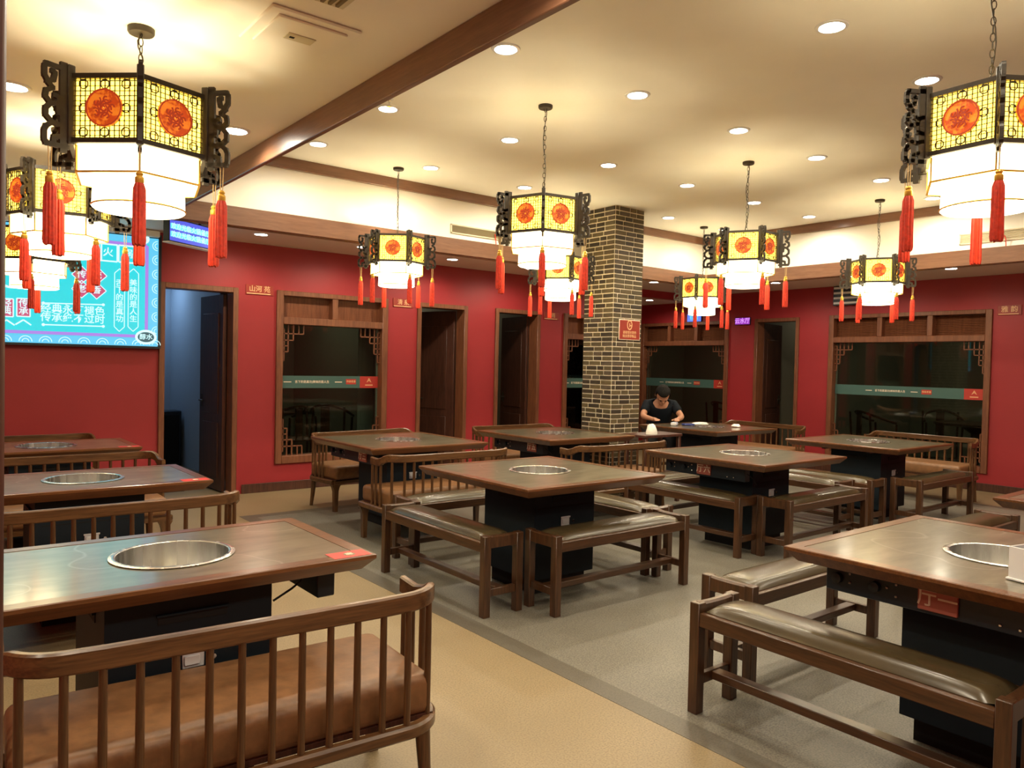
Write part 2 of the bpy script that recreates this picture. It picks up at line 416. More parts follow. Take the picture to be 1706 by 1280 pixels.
# doors
def door(n, axis, pos, a, b, z1, leaf_ang, hinge_hi, leaf_m=m_door):
    r = empty('door_%d' % n); r['kind'] = 'structure'
    w_, dpt = .055, .19
    def sp(u0, u1, z0, zz, d0=-.025, d1=.165):
        if axis == 'y': return MB().span((u0, pos + d0, z0), (u1, pos + d1, zz))
        return MB().span((pos + d0, u0, z0), (pos + d1, u1, zz))
    obj('door_jamb', sp(a, a + w_, 0, z1), m_frame, r, bevel=.004)
    obj('door_jamb', sp(b - w_, b, 0, z1), m_frame, r, bevel=.004)
    obj('door_head', sp(a + w_, b - w_, z1 - w_, z1), m_frame, r, bevel=.004)
    L = b - a - 2 * w_ - .01; H = z1 - w_ - .02
    lf = MB().box((L / 2, .02, H / 2 + .012), (L, .04, H))
    for z0, zz in ((.15, .75), (.85, 1.95)):
        for s in (-.004, .044):
            lf.box((L / 2, s, (z0 + zz) / 2), (L - .22, .012, zz - z0))
    T = Matrix.Rotation(leaf_ang, 4, 'Z')
    if axis == 'y': T.translation = Vector(((b - w_ - .005) if hinge_hi else (a + w_ + .005), pos + .165, 0))
    else: T.translation = Vector((pos + .165, (b - w_ - .005) if hinge_hi else (a + w_ + .005), 0))
    leaf = obj('door_leaf', lf.xform(T), leaf_m, r, bevel=.003)
    hb = MB()
    for s in (-.03, .07):
        hb.tube([(L - .07, .02, .98), (L - .07, s, .98), (L - .17, s, .98)], .010, 8)
    hb.box((L - .07, -.002, .98), (.04, .012, .14)); hb.box((L - .07, .042, .98), (.04, .012, .14))
    obj('handle', hb.xform(T), m_iron, leaf)
    return r
door(1, 'y', YB, *D1, 2.21, math.radians(93.5), True)
door(2, 'y', YB, *D2, 2.21, math.radians(112), True)
door(3, 'y', YB, *D3, 2.215, math.radians(84), True)
door(4, 'x', XR, *D4, 2.27, math.radians(8), True)

# windows
def window(n, axis, pos, a, b, z0, z1, ztr, bays, band, inx):
    """frame, louvred transom, fretwork corners, glass, printed band; u runs along the wall, inx = sign of u that is image-right"""
    r = empty('window_%d' % n); r['kind'] = 'structure'
    def P(u, d, z): return (u, pos + d, z) if axis == 'y' else (pos + d, u, z)
    def sp(u0, u1, zz0, zz1, d0, d1): return MB().span(P(u0, d0, zz0), P(u1, d1, zz1))
    fw = .075
    obj('frame_stile', sp(a, a + fw, z0, z1, -.03, .15), m_frame, r, bevel=.005)
    obj('frame_stile', sp(b - fw, b, z0, z1, -.03, .15), m_frame, r, bevel=.005)
    obj('frame_rail', sp(a + fw, b - fw, z1 - .055, z1, -.03, .15), m_frame, r, bevel=.005)
    obj('frame_rail', sp(a + fw, b - fw, ztr - .045, ztr + .035, -.03, .15), m_frame, r, bevel=.005)
    obj('window_sill', sp(a + fw, b - fw, z0, z0 + .085, -.03, .15), m_frame, r, bevel=.005)
    L = b - a - 2 * fw
    for i in range(1, bays):
        u = a + fw + L * i / bays
        obj('mullion', sp(u - .035, u + .035, ztr + .035, z1 - .055, -.025, .15), m_frame, r, bevel=.004)
    for i in range(bays):
        u0 = a + fw + L * i / bays + (.035 if i else 0); u1 = a + fw + L * (i + 1) / bays - (.035 if i < bays - 1 else 0)
        sl = MB(); z = ztr + .05
        while z < z1 - .065:
            sl.bar(P(u0, .075, z), P(u1, .075, z), .030, .006, up=P(0, -.8, .9) if axis == 'y' else (-.8, 0, .9)); z += .021
        sl.span(P(u0, .10, ztr + .035), P(u1, .105, z1 - .055))
        o = obj('louver_slats', sl, m_frame, r, smooth=False); o['kind'] = 'stuff'
    obj('glass_pane', sp(a + fw, b - fw, z0 + .085, ztr - .045, .075, .081), m_glass, r, smooth=False)
    zt = ztr - .045; zb = z0 + .085
    for u0, u1 in ((a + fw, a + fw + .016), (b - fw - .016, b - fw)): obj('pane_edge', sp(u0, u1, z0 + .085, ztr - .045, .082, .10), m_white, r, smooth=False)
    for su in (1, -1):
        for sz in (1, -1):
            e = (a + fw) if su > 0 else (b - fw); zz = zt if sz > 0 else zb
            q = MB()
            def br(p, q2):
                q.bar(P(e + su * p[0], .035, zz - sz * p[1]), P(e + su * q2[0], .035, zz - sz * q2[1]), .013, .013, up=P(0, 1, 0) if axis == 'y' else (1, 0, 0))
            k = .92
            for s in (((0, .11), (.28, .11)), ((.28, .0), (.28, .11)), ((.15, 0), (.15, .19)), ((0, .19), (.15, .19)), ((.085, .0), (.085, .33)),
                      ((0, .33), (.085, .33)), ((.035, .05), (.035, .44)), ((0, .05), (.035, .05)), ((0, .26), (.085, .26)), ((.22, 0), (.22, .11)), ((0, .44), (.035, .44))):
                br(tuple(k * x for x in s[0]), tuple(k * x for x in s[1]))
            obj('fretwork_corner', q, m_frame, r, smooth=False)
    if band:
        b0, b1 = 1.138, 1.278
        lo_, hi_ = a + fw + .012, b - fw - .002
        rw = .24
        if inx > 0: t0, t1, r0, r1 = lo_, hi_ - rw, hi_ - rw, hi_
        else: t0, t1, r0, r1 = lo_ + rw, hi_, lo_, lo_ + rw
        bo = obj('window_band', sp(t0, t1, b0, b1, .066, .069), m_band, r, smooth=False)
        b2 = obj('window_band', sp(r0, r1, b0, b1, .066, .069), m_bandr, r, smooth=False); b2['label'] = 'red end of the window band'
        ex = (inx, 0, 0) if axis == 'y' else (0, inx, 0)
        d = .0655
        LL = t1 - t0; left = t0 if inx > 0 else t1
        def pt(s, z): return P(left + inx * s, d, z)
        zc = (b0 + b1) / 2
        off = max(0.0, LL - .95) * .55
        text('lettering', '舌下的是真功|美味的是人生', .034, m_cream, bo, frame4(pt(off + .36, zc), ex, (0, 0, 1)), .0004)
        for s0 in (off + .02, off + .64):
            obj('dash', MB().bar(pt(s0, zc), pt(s0 + .09, zc), .002, .009), m_cream, bo, smooth=False)
        obj('badge', MB().bar(pt(off + .78, zc + .005), pt(off + .91, zc + .005), .002, .062), m_bandr, bo, smooth=False)
        text('badge_lettering', '传统老香', .030, m_goldp, bo, frame4(P(left + inx * (off + .845), d - .003, zc + .005), ex, (0, 0, 1)), .0004)
        rc = (r0 + r1) / 2
        e2 = MB()
        for k in range(3):
            w2 = .030 - .009 * k
            e2.bar(P(rc - w2, d, zc + .0 + .013 * k), P(rc, d, zc + .022 + .013 * k), .002, .006); e2.bar(P(rc, d, zc + .022 + .013 * k), P(rc + w2, d, zc + .013 * k), .002, .006)
        e2.bar(P(rc - .05, d, zc - .035), P(rc + .05, d, zc - .035), .002, .012)
        obj('emblem', e2, m_goldp, b2, smooth=False)
    return r
window(1, 'y', YB, *W1, .30, 2.22, 1.895, 2, True, 1)
window(2, 'y', YB, *W2, .30, 2.22, 1.895, 2, True, 1)
window(3, 'x', XR, *W3, .22, 2.28, 1.925, 3, True, -1)
window(4, 'x', XR, *W4, .22, 2.26, 1.90, 3, True, -1)

# ------------------------------------------------------------------ brick pillar
PX0, PY0, PW = 5.965, 5.78, 0.455
pil = thing('brick_pillar', 'square pillar clad in olive and brown bricks with pale joints', 'pillar', (PX0 + PW / 2, PY0 + PW / 2, 0)); pil['kind'] = 'structure'
obj('mortar_core', MB().box((0, 0, ZT / 2), (PW - .008, PW - .008, ZT)), m_mortar, pil, smooth=False)
CH = ZT / 61
cache = {}
rows = 61
stuff = {k: MB() for k in range(4)}
count = 0
order = []
for face in range(4):
    for i in range(rows):
        pat = [[.165, .13, .152], [.10, .175, .172], [.055, .165, .10, .119], [.15, .115, .182], [.12, .165, .162], [.175, .16, .112]][(i * 5 + face * 2 + i // 3) % 6]
        s = -PW / 2 + .004
        tot = sum(pat) + .008 * (len(pat) - 1); f = (PW - .008) / tot
        for L in pat:
            order.append((face, i, s + L * f / 2, L * f - .008)); s += (L + .008) * f
rng = random.Random(3)
vis = [o for o in order if o[0] in (0, 1)]
vis.sort(key=lambda o: -o[1])                # the courses above table height come first
keep = set(vis[:300])
for o in order:
    face, i, c, L = o
    z = i * CH + CH / 2
    k = rng.choice((0, 0, 1, 1, 2, 3)); pr = rng.uniform(.000, .0025)
    Lk = round(L, 3)
    ang = {0: 0.0, 1: -PI / 2, 2: PI, 3: PI / 2}[face]      # 0 faces -y, 1 faces -x
    if o in keep:
        key = (Lk, k)
        if key not in cache: cache[key] = MB().box((0, 0, 0), (Lk, .012, CH - .013)).mesh('brick', m_bricks[k], .0015)
        R = Matrix.Rotation(ang, 3, 'Z'); p = R @ Vector((c, -PW / 2 + .002 - pr, z))
        link('brick', cache[key], pil, p, ang)
    else:
        R = Matrix.Rotation(ang, 3, 'Z'); p = R @ Vector((c, -PW / 2 + .002 - pr, z))
        stuff[k].box(p, (Lk, .012, CH - .013), R)
for k in range(4):
    o = obj('brickwork', stuff[k], m_bricks[k], pil, smooth=False); o['kind'] = 'stuff'
ps = thing('wall_sign', 'small red sign with gold round symbol fixed to the brick pillar', 'sign', (6.213, PY0 - .012, 1.865))
obj('plate', MB().box((0, 0, 0), (.335, .012, .225)), m_cream, ps, bevel=.004)
obj('face', MB().box((0, -.005, 0), (.319, .006, .209)), m_plaq, ps, bevel=.002)
em = MB()
em.ring([[(-.005 + r * 1.0 * math.cos(a), -.0085, .055 + r * 1.35 * math.sin(a)) for a in [2 * PI * j / 20 for j in range(20)]] for r in (.030, .042)], cap=False)
em.bar((-.005, -.0085, .03), (-.005, -.0085, .075), .012, .002, up=(0, 1, 0)); em.bar((-.005, -.0085, .05), (.035, -.0085, .045), .012, .002, up=(0, 1, 0))
obj('symbol', em, m_goldp, ps, smooth=False)
text('lettering', '请看管好您的', .036, m_goldp, ps, frame4((-.005, -.0090, -.030), (1, 0, 0), (0, 0, 1)))
text('lettering', '随身携带物品', .036, m_goldp, ps, frame4((-.005, -.0090, -.070), (1, 0, 0), (0, 0, 1)))

# ------------------------------------------------------------------ screen on the back wall
sc_ = thing('projection_screen', 'large cyan lit screen with white lettering on the red wall', 'screen', (0, 0, 0))
SX0, SX1, SZ0, SZ1, SY = -.35, 1.945, 1.558, 2.62, 8.11
obj('screen_case', MB().span((.2, SY - .04, 2.63), (1.95, SY + .06, 2.695)), m_white, sc_, bevel=.008)
obj('screen_backing', MB().span((SX0 - .02, SY + .006, SZ0 - .022), (SX1 + .03, YB - .002, 2.66)), m_box, sc_, smooth=False)
pic = obj('picture', MB().span((SX0, SY, SZ0), (SX1, SY + .006, SZ1)), m_scr, sc_, smooth=False)
def sq(name, poly, m, d=.0015, par=pic):     # flat printed shape on the screen from (x,z) points
    mbq = MB().add([(x, SY - d, z) for x, z in poly] + [(x, SY - d + .0009, z) for x, z in poly],
                   [tuple(range(len(poly))), tuple(range(2 * len(poly) - 1, len(poly) - 1, -1))]); return obj(name, mbq, m, sc_, smooth=False)
def px(u, v): p = at_y(u, v, SY); return (p.x, p.z)
def outline(name, pts, wd, m, d=.0022, closed=True):
    q = MB(); n = len(pts)
    for i in range(n if closed else n - 1):
        a = pts[i]; b = pts[(i + 1) % n]
        q.bar((a[0], SY - d, a[1]), (b[0], SY - d, b[1]), wd, .001, up=(0, 1, 0))
    return obj(name, q, m, sc_, smooth=False)
sq('picture_border', [(SX0, SZ0), (SX1, SZ0), (SX1, SZ0 + .075), (SX0, SZ0 + .075)], m_scr_l)
sq('picture_border', [(SX1 - .085, SZ0 + .075), (SX1, SZ0 + .075), (SX1, SZ1), (SX1 - .085, SZ1)], m_scr_l)
sq('picture_border', [(SX0, SZ1 - .06), (SX1 - .085, SZ1 - .06), (SX1 - .085, SZ1), (SX0, SZ1)], m_scr_l)
outline('picture_line', [(SX0, SZ0 + .095), (SX1 - .105, SZ0 + .095), (SX1 - .105, SZ1 - .08), (SX0, SZ1 - .08)], .030, m_scr_p, closed=False)
q = MB()
for k in range(15):
    cx = SX0 + .10 + k * .155
    for r in (.050, .026):
        pts = [(cx + r * math.cos(a), SZ0 + .012 + r * math.sin(a)) for a in [PI * j / 8 for j in range(9)]]
        for a, b in zip(pts, pts[1:]): q.bar((a[0], SY - .003, a[1]), (b[0], SY - .003, b[1]), .006, .001, up=(0, 1, 0))
for k in range(7):
    cz = SZ0 + .15 + k * .14
    for r in (.045, .024):
        pts = [(SX1 - .010 - r * math.sin(a), cz + r * math.cos(a)) for a in [PI * j / 8 for j in range(9)]]
        for a, b in zip(pts, pts[1:]): q.bar((a[0], SY - .003, a[1]), (b[0], SY - .003, b[1]), .006, .001, up=(0, 1, 0))
obj('wave_pattern', q, m_scr_w, sc_, smooth=False)
def stext(body, u, v, size, m=m_scr_w, nm='lettering', d=.004):
    p = px(u, v); return text(nm, body, size, m, sc_, frame4((p[0], SY - d, p[1]), (1, 0, 0), (0, 0, 1)), .0004)
stext('经典永不褪色', 122, 517, .088); stext('传承绝不过时', 122, 531.5, .088)
for v in (505, 541):
    a, b = px(72, v), px(172, v + 3)
    outline('rule_line', [a, b], .010, m_scr_w, closed=False)
    for p_ in (a, b): sq('rule_end', [(p_[0] + .014 * math.cos(t_), p_[1] + .014 * math.sin(t_)) for t_ in [PI * j / 4 for j in range(8)]], m_scr_w, .003)
for chs, u in (('舌下的是真功', 199), ('美味的是人生', 222)):
    for i, ch in enumerate(chs): stext(ch, u, 472 + i * 12.0, .070)
    (x0, zt_), (x1, zb_) = px(u - 8, 455), px(u + 8, 545); xm = (x0 + x1) / 2
    outline('cartouche', [(x0, zt_), (xm, zt_ + .045), (x1, zt_), (x1, zb_), (xm, zb_ - .045), (x0, zb_)], .007, m_scr_w)
for ch, (u, v) in zip('传统老香', ((136, 458), (162, 459), (136, 482), (161, 484))):
    c = px(u, v); r = .082
    sq('diamond', [(c[0], c[1] - r), (c[0] + r, c[1]), (c[0], c[1] + r), (c[0] - r, c[1])], m_scr_r, .002)
    outline('diamond_edge', [(c[0], c[1] - r), (c[0] + r, c[1]), (c[0], c[1] + r), (c[0] - r, c[1])], .007, m_scr_w, .003)
    stext(ch, u, v, .078)
for ch, u, v in (('老', 153, 418), ('火', 180, 421), ('锅', 213, 424)):
    c = px(u, v); r = .080
    outline('box_frame', [(c[0] - r, c[1] - r), (c[0] + r, c[1] - r), (c[0] + r, c[1] + r), (c[0] - r, c[1] + r)], .014, m_scr_w)
    stext(ch, u, v, .092)
for chs, u in (('经典', 11), ('传承', 39)):
    (x0, zt_), (x1, zb_) = px(u - 11, 497), px(u + 11, 528)
    sq('pennant', [(x0, zb_), (x1, zb_), (x1, zt_), (x0, zt_)], m_scr_r, .002)
    outline('pennant_edge', [(x0, zb_), (x1, zb_), (x1, zt_), (x0, zt_)], .010, m_scr_w, .003)
    xm = (x0 + x1) / 2
    outline('pennant_tail', [(xm - .06, zb_ - .075), (xm, zb_ - .03), (xm + .06, zb_ - .075)], .012, m_scr_w, .003, False)
    for i, ch in enumerate(chs): stext(ch, u, 506 + 13 * i, .075)
c = px(19, 463)
outline('round_emblem', [(c[0] + .095 * math.cos(t_), c[1] + .085 * math.sin(t_)) for t_ in [2 * PI * j / 20 for j in range(20)]], .020, m_scr_w)
c = px(243, 562)
sq('oval_mark', [(c[0] + .098 * math.cos(t_), c[1] + .072 * math.sin(t_)) for t_ in [2 * PI * j / 24 for j in range(24)]], m_scr_w, .003)
sq('oval_mark_face', [(c[0] + .075 * math.cos(t_), c[1] + .050 * math.sin(t_)) for t_ in [2 * PI * j / 24 for j in range(24)]], m_scr_d, .0045)
stext('醇水', 243, 562, .060, d=.0062)
c = px(240, 398)
sq('round_spot', [(c[0] + .05 * math.cos(t_), c[1] + .05 * math.sin(t_)) for t_ in [2 * PI * j / 16 for j in range(16)]], m_scr_w, .003)

# LED ticker hung from the soffit
t = thing('led_sign', 'blue ticker display with two cyan text rows beside the big screen', 'sign', (1.79, 7.10, 2.575), math.radians(34))
obj('housing', MB().span((0, .004, -.105), (.55, .07, .105)), m_box, t, bevel=.004)
obj('display', MB().span((.008, 0, -.095), (.54, .004, .095)), m_led_b, t, smooth=False)
for zz in (.030, -.040):
    for k in range(1): text('text_row', '欢迎光临火锅餐厅', .062, m_scr_w, t, frame4((.27, -.001, zz), (1, 0, 0), (0, 0, 1)), .0005)
    obj('text_row', MB().span((.012, -.0006, zz - .022), (.50, 0, zz + .024)), m_led_c, t, smooth=False)
obj('edge_strip', MB().span((-.004, -.004, -.115), (.554, .072, -.105)), m_white, t, smooth=False)
obj('hanger', MB().span((.1, .03, .105), (.12, .05, .125)).span((.42, .03, .105), (.44, .05, .125)), m_box, t, smooth=False)
# little LED room signs
for (y0, y1, z0, z1, mbk, mt, body, lab) in ((8.15, 8.45, 2.26, 2.40, m_led_b2, m_led_c, '包房', 'blue lit room sign under the lantern in the far corner'),
                                            (7.195, 7.475, 2.185, 2.30, m_led_v, m_led_w, '云水厅', 'violet lit room sign beside the right wall doorway')):
    t = thing('led_sign', lab, 'sign', (XR - .03, (y0 + y1) / 2, (z0 + z1) / 2))
    h = (y1 - y0) / 2; k = (z1 - z0) / 2
    obj('housing', MB().span((.004, -h, -k), (.029, h, k)), m_box, t, smooth=False)
    obj('display', MB().span((0, -h + .006, -k + .006), (.004, h - .006, k - .006)), mbk, t, smooth=False)
    text('lettering', body, .095, mt, t, frame4((-.001, 0, 0), (0, -1, 0), (0, 0, 1)), .0005)
# room name plates on the walls
def plate(name, pos, ex, w_, h_, body, lab):
    t = thing('name_plate', lab, 'sign', pos, math.atan2(ex[1], ex[0]))
    obj('plate', MB().box((0, -.004, 0), (w_, .008, h_)), m_plaq, t, bevel=.002)
    obj('border', MB().span((-w_ / 2 + .01, -.0092, -h_ / 2 + .006), (w_ / 2 - .03, -.008, -h_ / 2 + .016)), m_goldp, t, smooth=False)
    text('lettering', body, h_ * .68, m_goldp, t, frame4((0, -.009, .006), (1, 0, 0), (0, 0, 1)))
plate('a', (2.99, YB - .002, 2.205), (1, 0, 0), .30, .105, '山河 苑', 'gold lettered room plate between left doorway and window')
plate('b', (4.775, YB - .002, 2.185), (1, 0, 0), .28, .105, '清 泉', 'gold lettered room plate between window and second doorway')
plate('c', (7.20, YB - .002, 2.165), (1, 0, 0), .28, .105, '听雨', 'gold lettered room plate beside the third doorway near the pillar')
plate('d', (XR - .002, 3.54, 2.26), (0, -1, 0), .26, .12, '雅 韵', 'gold lettered room plate right of the wide window')

# vents
def vent(name, lab, axis, pos, a, b, z0, z1, m, n, inward):
    r = thing(name, lab, 'vent', (0, 0, 0))
    def P(u, d, z): return (u, pos + d, z) if axis == 'y' else (pos + d, u, z)
    f = MB()
    for (u0, u1, y0, y1) in ((a, b, z0, z0 + .012), (a, b, z1 - .012, z1), (a, a + .014, z0, z1), (b - .014, b, z0, z1)): f.span(P(u0, inward * .012, y0), P(u1, 0, y1))
    obj('vent_frame', f, m_grillc, r, smooth=False)
    obj('backing', MB().span(P(a + .01, inward * .002, z0 + .01), P(b - .01, inward * .0005, z1 - .01)), m, r, smooth=False)
    h = (z1 - z0 - .024) / n
    for i in range(n):
        zz = z0 + .012 + h * (i + .5)
        obj('vent_slat', MB().bar(P(a + .014, inward * .006, zz), P(b - .014, inward * .006, zz), .010, .004, up=P(0, inward * .6, .8) if axis == 'y' else (inward * .6, 0, .8)), m, r, smooth=False)
    return r
vent('air_vent', 'long khaki slot vent in the cream bulkhead over the back wall', 'y', TY1, 4.28, 5.55, 2.768, 2.862, m_grill, 6, -1)
vent('air_vent', 'long cream slot vent in the bulkhead over the right wall', 'x', TX1, 2.05, 3.29, 2.775, 2.882, m_grillc, 6, -1)
r = thing('wall_vent', 'dark box vent with white slats high on the right wall', 'vent', (XR - .001, 5.57, 2.555))
obj('vent_box', MB().span((-.06, -.22, -.14), (0, .22, .14)), m_box, r, bevel=.004)
for i in range(4): obj('vent_slat', MB().box((-.068, 0, -.108 + .072 * i), (.014, .41, .030)), m_white, r, bevel=.003)
# ceiling fan grille at the upper left, sprinkler
r = thing('ceiling_vent', 'square cream ventilator grille in the lowered ceiling', 'vent', (1.17, 2.82, ZS))
obj('cover', MB().prism([(-.175, -.175), (.175, -.175), (.175, .175), (-.175, .175)], -.012, 0), m_ceil, r, bevel=.008)
obj('raised_face', MB().prism([(-.135, -.135), (.135, -.135), (.135, .135), (-.135, .135)], -.022, -.012), m_ceil, r, bevel=.004)
obj('badge', MB().prism([(-.055, -.03), (.055, -.03), (.055, .03), (-.055, .03)], -.026, -.022), m_grillc, r, bevel=.002)
obj('indicator', MB().prism([(-.04, -.006), (-.022, -.006), (-.022, .006), (-.04, .006)], -.028, -.026), m_slot, r)
vr = thing('ceiling_grille', 'small ribbed grille in the lowered ceiling next to the beam', 'vent', (1.07, 2.355, ZS))
obj('vent_frame', MB().prism([(-.13, -.16), (.13, -.16), (.13, .16), (-.13, .16)], -.010, 0), m_grillc, vr)
for i in range(8): obj('vent_slat', MB().box((-.098 + .028 * i, 0, -.014), (.012, .28, .010)), m_grill, vr, smooth=False)
r = thing('sprinkler', 'small chrome sprinkler head on the tray ceiling', 'sprinkler', (2.50, 4.52, ZT))
obj('escutcheon', MB().lathe([(0, -.004), (.030, -.004), (.034, 0)], 16, cap=False), m_white, r)
obj('nozzle', MB().lathe([(0, -.055), (.016, -.055), (.016, -.050), (.006, -.046), (.006, -.02), (.010, -.015), (.010, 0)], 12), m_chrome, r)

# ------------------------------------------------------------------ downlights
lens_me = MB().lathe([(0.0, -.004), (.060, -.004), (.060, .0)], 24).mesh('lens', m_lens)  # disc widened to take in the glow around a lit lens
ring_me = MB().lathe([(.060, -.003), (.063, -.008), (.078, -.006), (.082, 0)], 24).mesh('trim_ring', m_white)
spot = bpy.data.lights.new('downlight_beam', 'SPOT'); spot.energy = DOWN_W; spot.color = DOWN_COL
spot.spot_size = math.radians(168); spot.spot_blend = 0.55; spot.shadow_soft_size = 0.05
def downlight(x, y, z, lab):
    t = thing('downlight', lab, 'ceiling light', (x, y, z), 0, 'recessed ceiling downlights')
    link('trim_ring', ring_me, t); link('lens', lens_me, t)
    o = bpy.data.objects.new('downlight_beam', spot); C.objects.link(o); o.parent = t; o.location = (0, 0, -.02)
near = {}
gx = (2.59, 3.66, 4.745, 5.81, 6.90, 7.96); gy = (-0.56, 0.75, 2.07, 3.38, 4.70, 5.84)  # first two rows are unseen, added for their light; third partly so
rown = ('added unseen row behind the camera', 'added unseen row nearest the camera', 'row nearest the camera, partly in view', 'second row from the camera', 'third row from the camera', 'row along the back bulkhead')
coln = ('beside the brown beam', 'in the second column from the beam', 'in the third column from the beam', 'in the fourth column from the beam', 'in the fifth column from the beam', 'along the right bulkhead')
for i, x in enumerate(gx):
    for j, y in enumerate(gy):
        if (i, j) == (3, 5) or (j <= 1 and i % 2): continue
        downlight(x, y, ZT, 'tray ceiling downlight %s, %s' % (coln[i], rown[j]))
for x, y, z, lab in ((2.754, 7.53, ZS, 'soffit downlight above the left window'), (3.87, 7.52, ZS, 'soffit downlight just left of the lantern before the window'),
                     (5.09, 7.60, ZS, 'soffit downlight above the second doorway'), (6.27, 7.55, ZS, 'soffit downlight above the third doorway behind the central lantern'),
                     (9.58, 3.83, ZS, 'soffit downlight over the wide right window'), (9.6, 5.0, ZS, 'soffit downlight behind the lantern by the right window'),
                     (9.61, 6.16, ZS, 'soffit downlight near the right wall doorway'), (8.46, 7.40, ZS, 'soffit downlight right of the brick pillar'),
                     (9.79, 8.65, 2.60, 'passage ceiling downlight just right of the pillar, lower one'),
                     (.38, 4.27, ZS, 'lowered ceiling downlight at the left edge'), (1.40, 4.24, ZS, 'lowered ceiling downlight right of the big front lantern'),
                     (.38, 1.6, ZS, 'lowered ceiling downlight added unseen overhead by the left wall'), (1.40, 1.6, ZS, 'lowered ceiling downlight added unseen overhead by the beam'),  # from here on out of view, added to light the near side
                     (.38, -.2, ZS, 'lowered ceiling downlight added unseen behind the camera by the left wall'), (1.40, -.2, ZS, 'lowered ceiling downlight added unseen behind the camera by the beam'),
                     (-.6, 1.6, ZS, 'lowered ceiling downlight added unseen by the left wall beyond the post')):
    downlight(x, y, z, lab)

# ------------------------------------------------------------------ palace lanterns
def make_lantern():
    r = empty('palace_lantern')
    R = .256; HB, HT = -.245, 0.0           # the hexagon hangs with its top at z = 0 of this part of the mesh; moved later
    hexv = lambda rad, k: (rad * math.cos(k * PI / 3), rad * math.sin(k * PI / 3))
    for nm, z in (('top_frame', HT - .010), ('bottom_frame', HB + .010)):
        q = MB()
        for k in range(6): q.bar((*hexv(R, k), z), (*hexv(R, k + 1), z), .016, .018)
        obj(nm, q, m_iron, r, smooth=False)
    post = MB().span((R - .012, -.012, HB - .006), (R + .014, .012, HT + .028)).mesh('post', m_iron, .003)
    # scroll bracket in the x-z plane, x outwards from the post
    q = MB(); W, Hh = .080, .290; z0 = HT + .018
    def P(u, v): return (R + .012 + u * W, 0, z0 - v * Hh)
    def path(pts, wd=.0165):
        for a, b in zip(pts, pts[1:]): q.bar(P(*a), P(*b), .014, wd, up=(0, 1, 0) if False else (0, 0, 1)) if False else q.bar(P(*a), P(*b), wd, .014, up=(0, 1, 0))
        for a in pts: q.box(P(*a), (wd * .9, .014, wd * .9))
    path([(.0, .04), (.88, .03), (.95, .07), (.95, .17), (.80, .24), (.58, .20), (.52, .12), (.62, .10)])
    path([(.84, .24), (.62, .30), (.88, .35), (.92, .42), (.70, .49), (.40, .47), (.33, .40), (.52, .38)])
    path([(.70, .49), (.90, .56), (.90, .64), (.64, .71), (.88, .77), (.95, .82), (.95, .93), (.88, .97), (.0, .97)])
    path([(.58, .96), (.55, .88), (.32, .86)])
    path([(.16, .0), (.16, 1.0)], .026)
    path([(.33, .40), (.10, .38)]); path([(.64, .71), (.36, .72), (.10, .70)]); path([(.40, .47), (.36, .58), (.10, .60)])
    bracket = q.mesh('bracket', m_iron, smooth=False)
    # paper panel, lattice and medallion for the face between post 0 and post 1
    ap = R * math.cos(PI / 6)
    T = Matrix.Rotation(PI / 6, 4, 'Z')
    s = R - .022; h = HB + .018; hh = HT - .018
    panel = MB().box((ap - .014, 0, (h + hh) / 2), (.002, s, hh - h)).xform(T).mesh('panel', m_panel, smooth=False)
    lt = MB(); n = 13
    for i in range(n):
        y = -s / 2 + s * (i + .5) / n
        lt.box((ap + .002, y, (h + hh) / 2), (.004, .0028, hh - h))
    for i in range(12):
        z = h + (hh - h) * (i + .5) / 12
        lt.box((ap + .001, 0, z), (.003, s, .0026))
    for cy in (-.078, 0, .078):
        for cz in (-.084, 0, .084):
            if cy == 0 and cz == 0: continue
            pts = [(ap + .003, cy + .0165 * math.cos(a), (h + hh) / 2 + cz + .0165 * math.sin(a)) for a in [PI / 8 + PI / 4 * j for j in range(8)]]
            for a, b in zip(pts, pts[1:] + pts[:1]): lt.bar(a, b, .0034, .004, up=(1, 0, 0))
    lattice = lt.xform(T).mesh('lattice', m_iron, smooth=False)
    md = MB(); zc = (h + hh) / 2; n = 28
    md.ring([[(ap + d, rr * math.cos(2 * PI * j / n), zc + rr * math.sin(2 * PI * j / n)) for j in range(n)] for rr, d in ((.066, -.002), (.066, .008), (.001, .009))], cap=False)
    medal = md.xform(T).mesh('medallion', m_medal)
    cv = MB()
    def arc(cy, cz, r0, r1, a0, a1, k=10):
        pts = [(ap + .010, cy + (r0 + (r1 - r0) * i / k) * math.cos(a0 + (a1 - a0) * i / k), zc + cz + (r0 + (r1 - r0) * i / k) * math.sin(a0 + (a1 - a0) * i / k)) for i in range(k + 1)]
        for a, b in zip(pts, pts[1:]): cv.bar(a, b, .0050, .004, up=(1, 0, 0))
    arc(0, 0, .064, .064, 0, 2 * PI, 28)
    for k in range(5):
        a = k * 2 * PI / 5
        arc(.034 * math.cos(a), .034 * math.sin(a), .004, .020, a, a + 4.6)
        arc(.02 * math.cos(a + .6), .02 * math.sin(a + .6), .012, .030, a + 1.5, a + 3.6)
    arc(0, 0, .003, .014, 0, 5.5)
    carve = cv.xform(T).mesh('carving', m_carve, smooth=False)
    # glowing shade: hexagonal upper tier, round lower tier
    hx = [hexv(.232, k) for k in range(6)]
    u = MB()
    u.ring([[(x, y, HB + .006) for x, y in hx], [(x, y, HB - .094) for x, y in hx], [(x * .74, y * .74, HB - .098) for x, y in hx]], cap=False)
    obj('upper_shade', u, m_shade, r, smooth=False)
    obj('lower_shade', MB().lathe([(.158, HB - .092), (.162, HB - .190), (.153, HB - .197), (.0, HB - .197)], 36), m_shade, r)
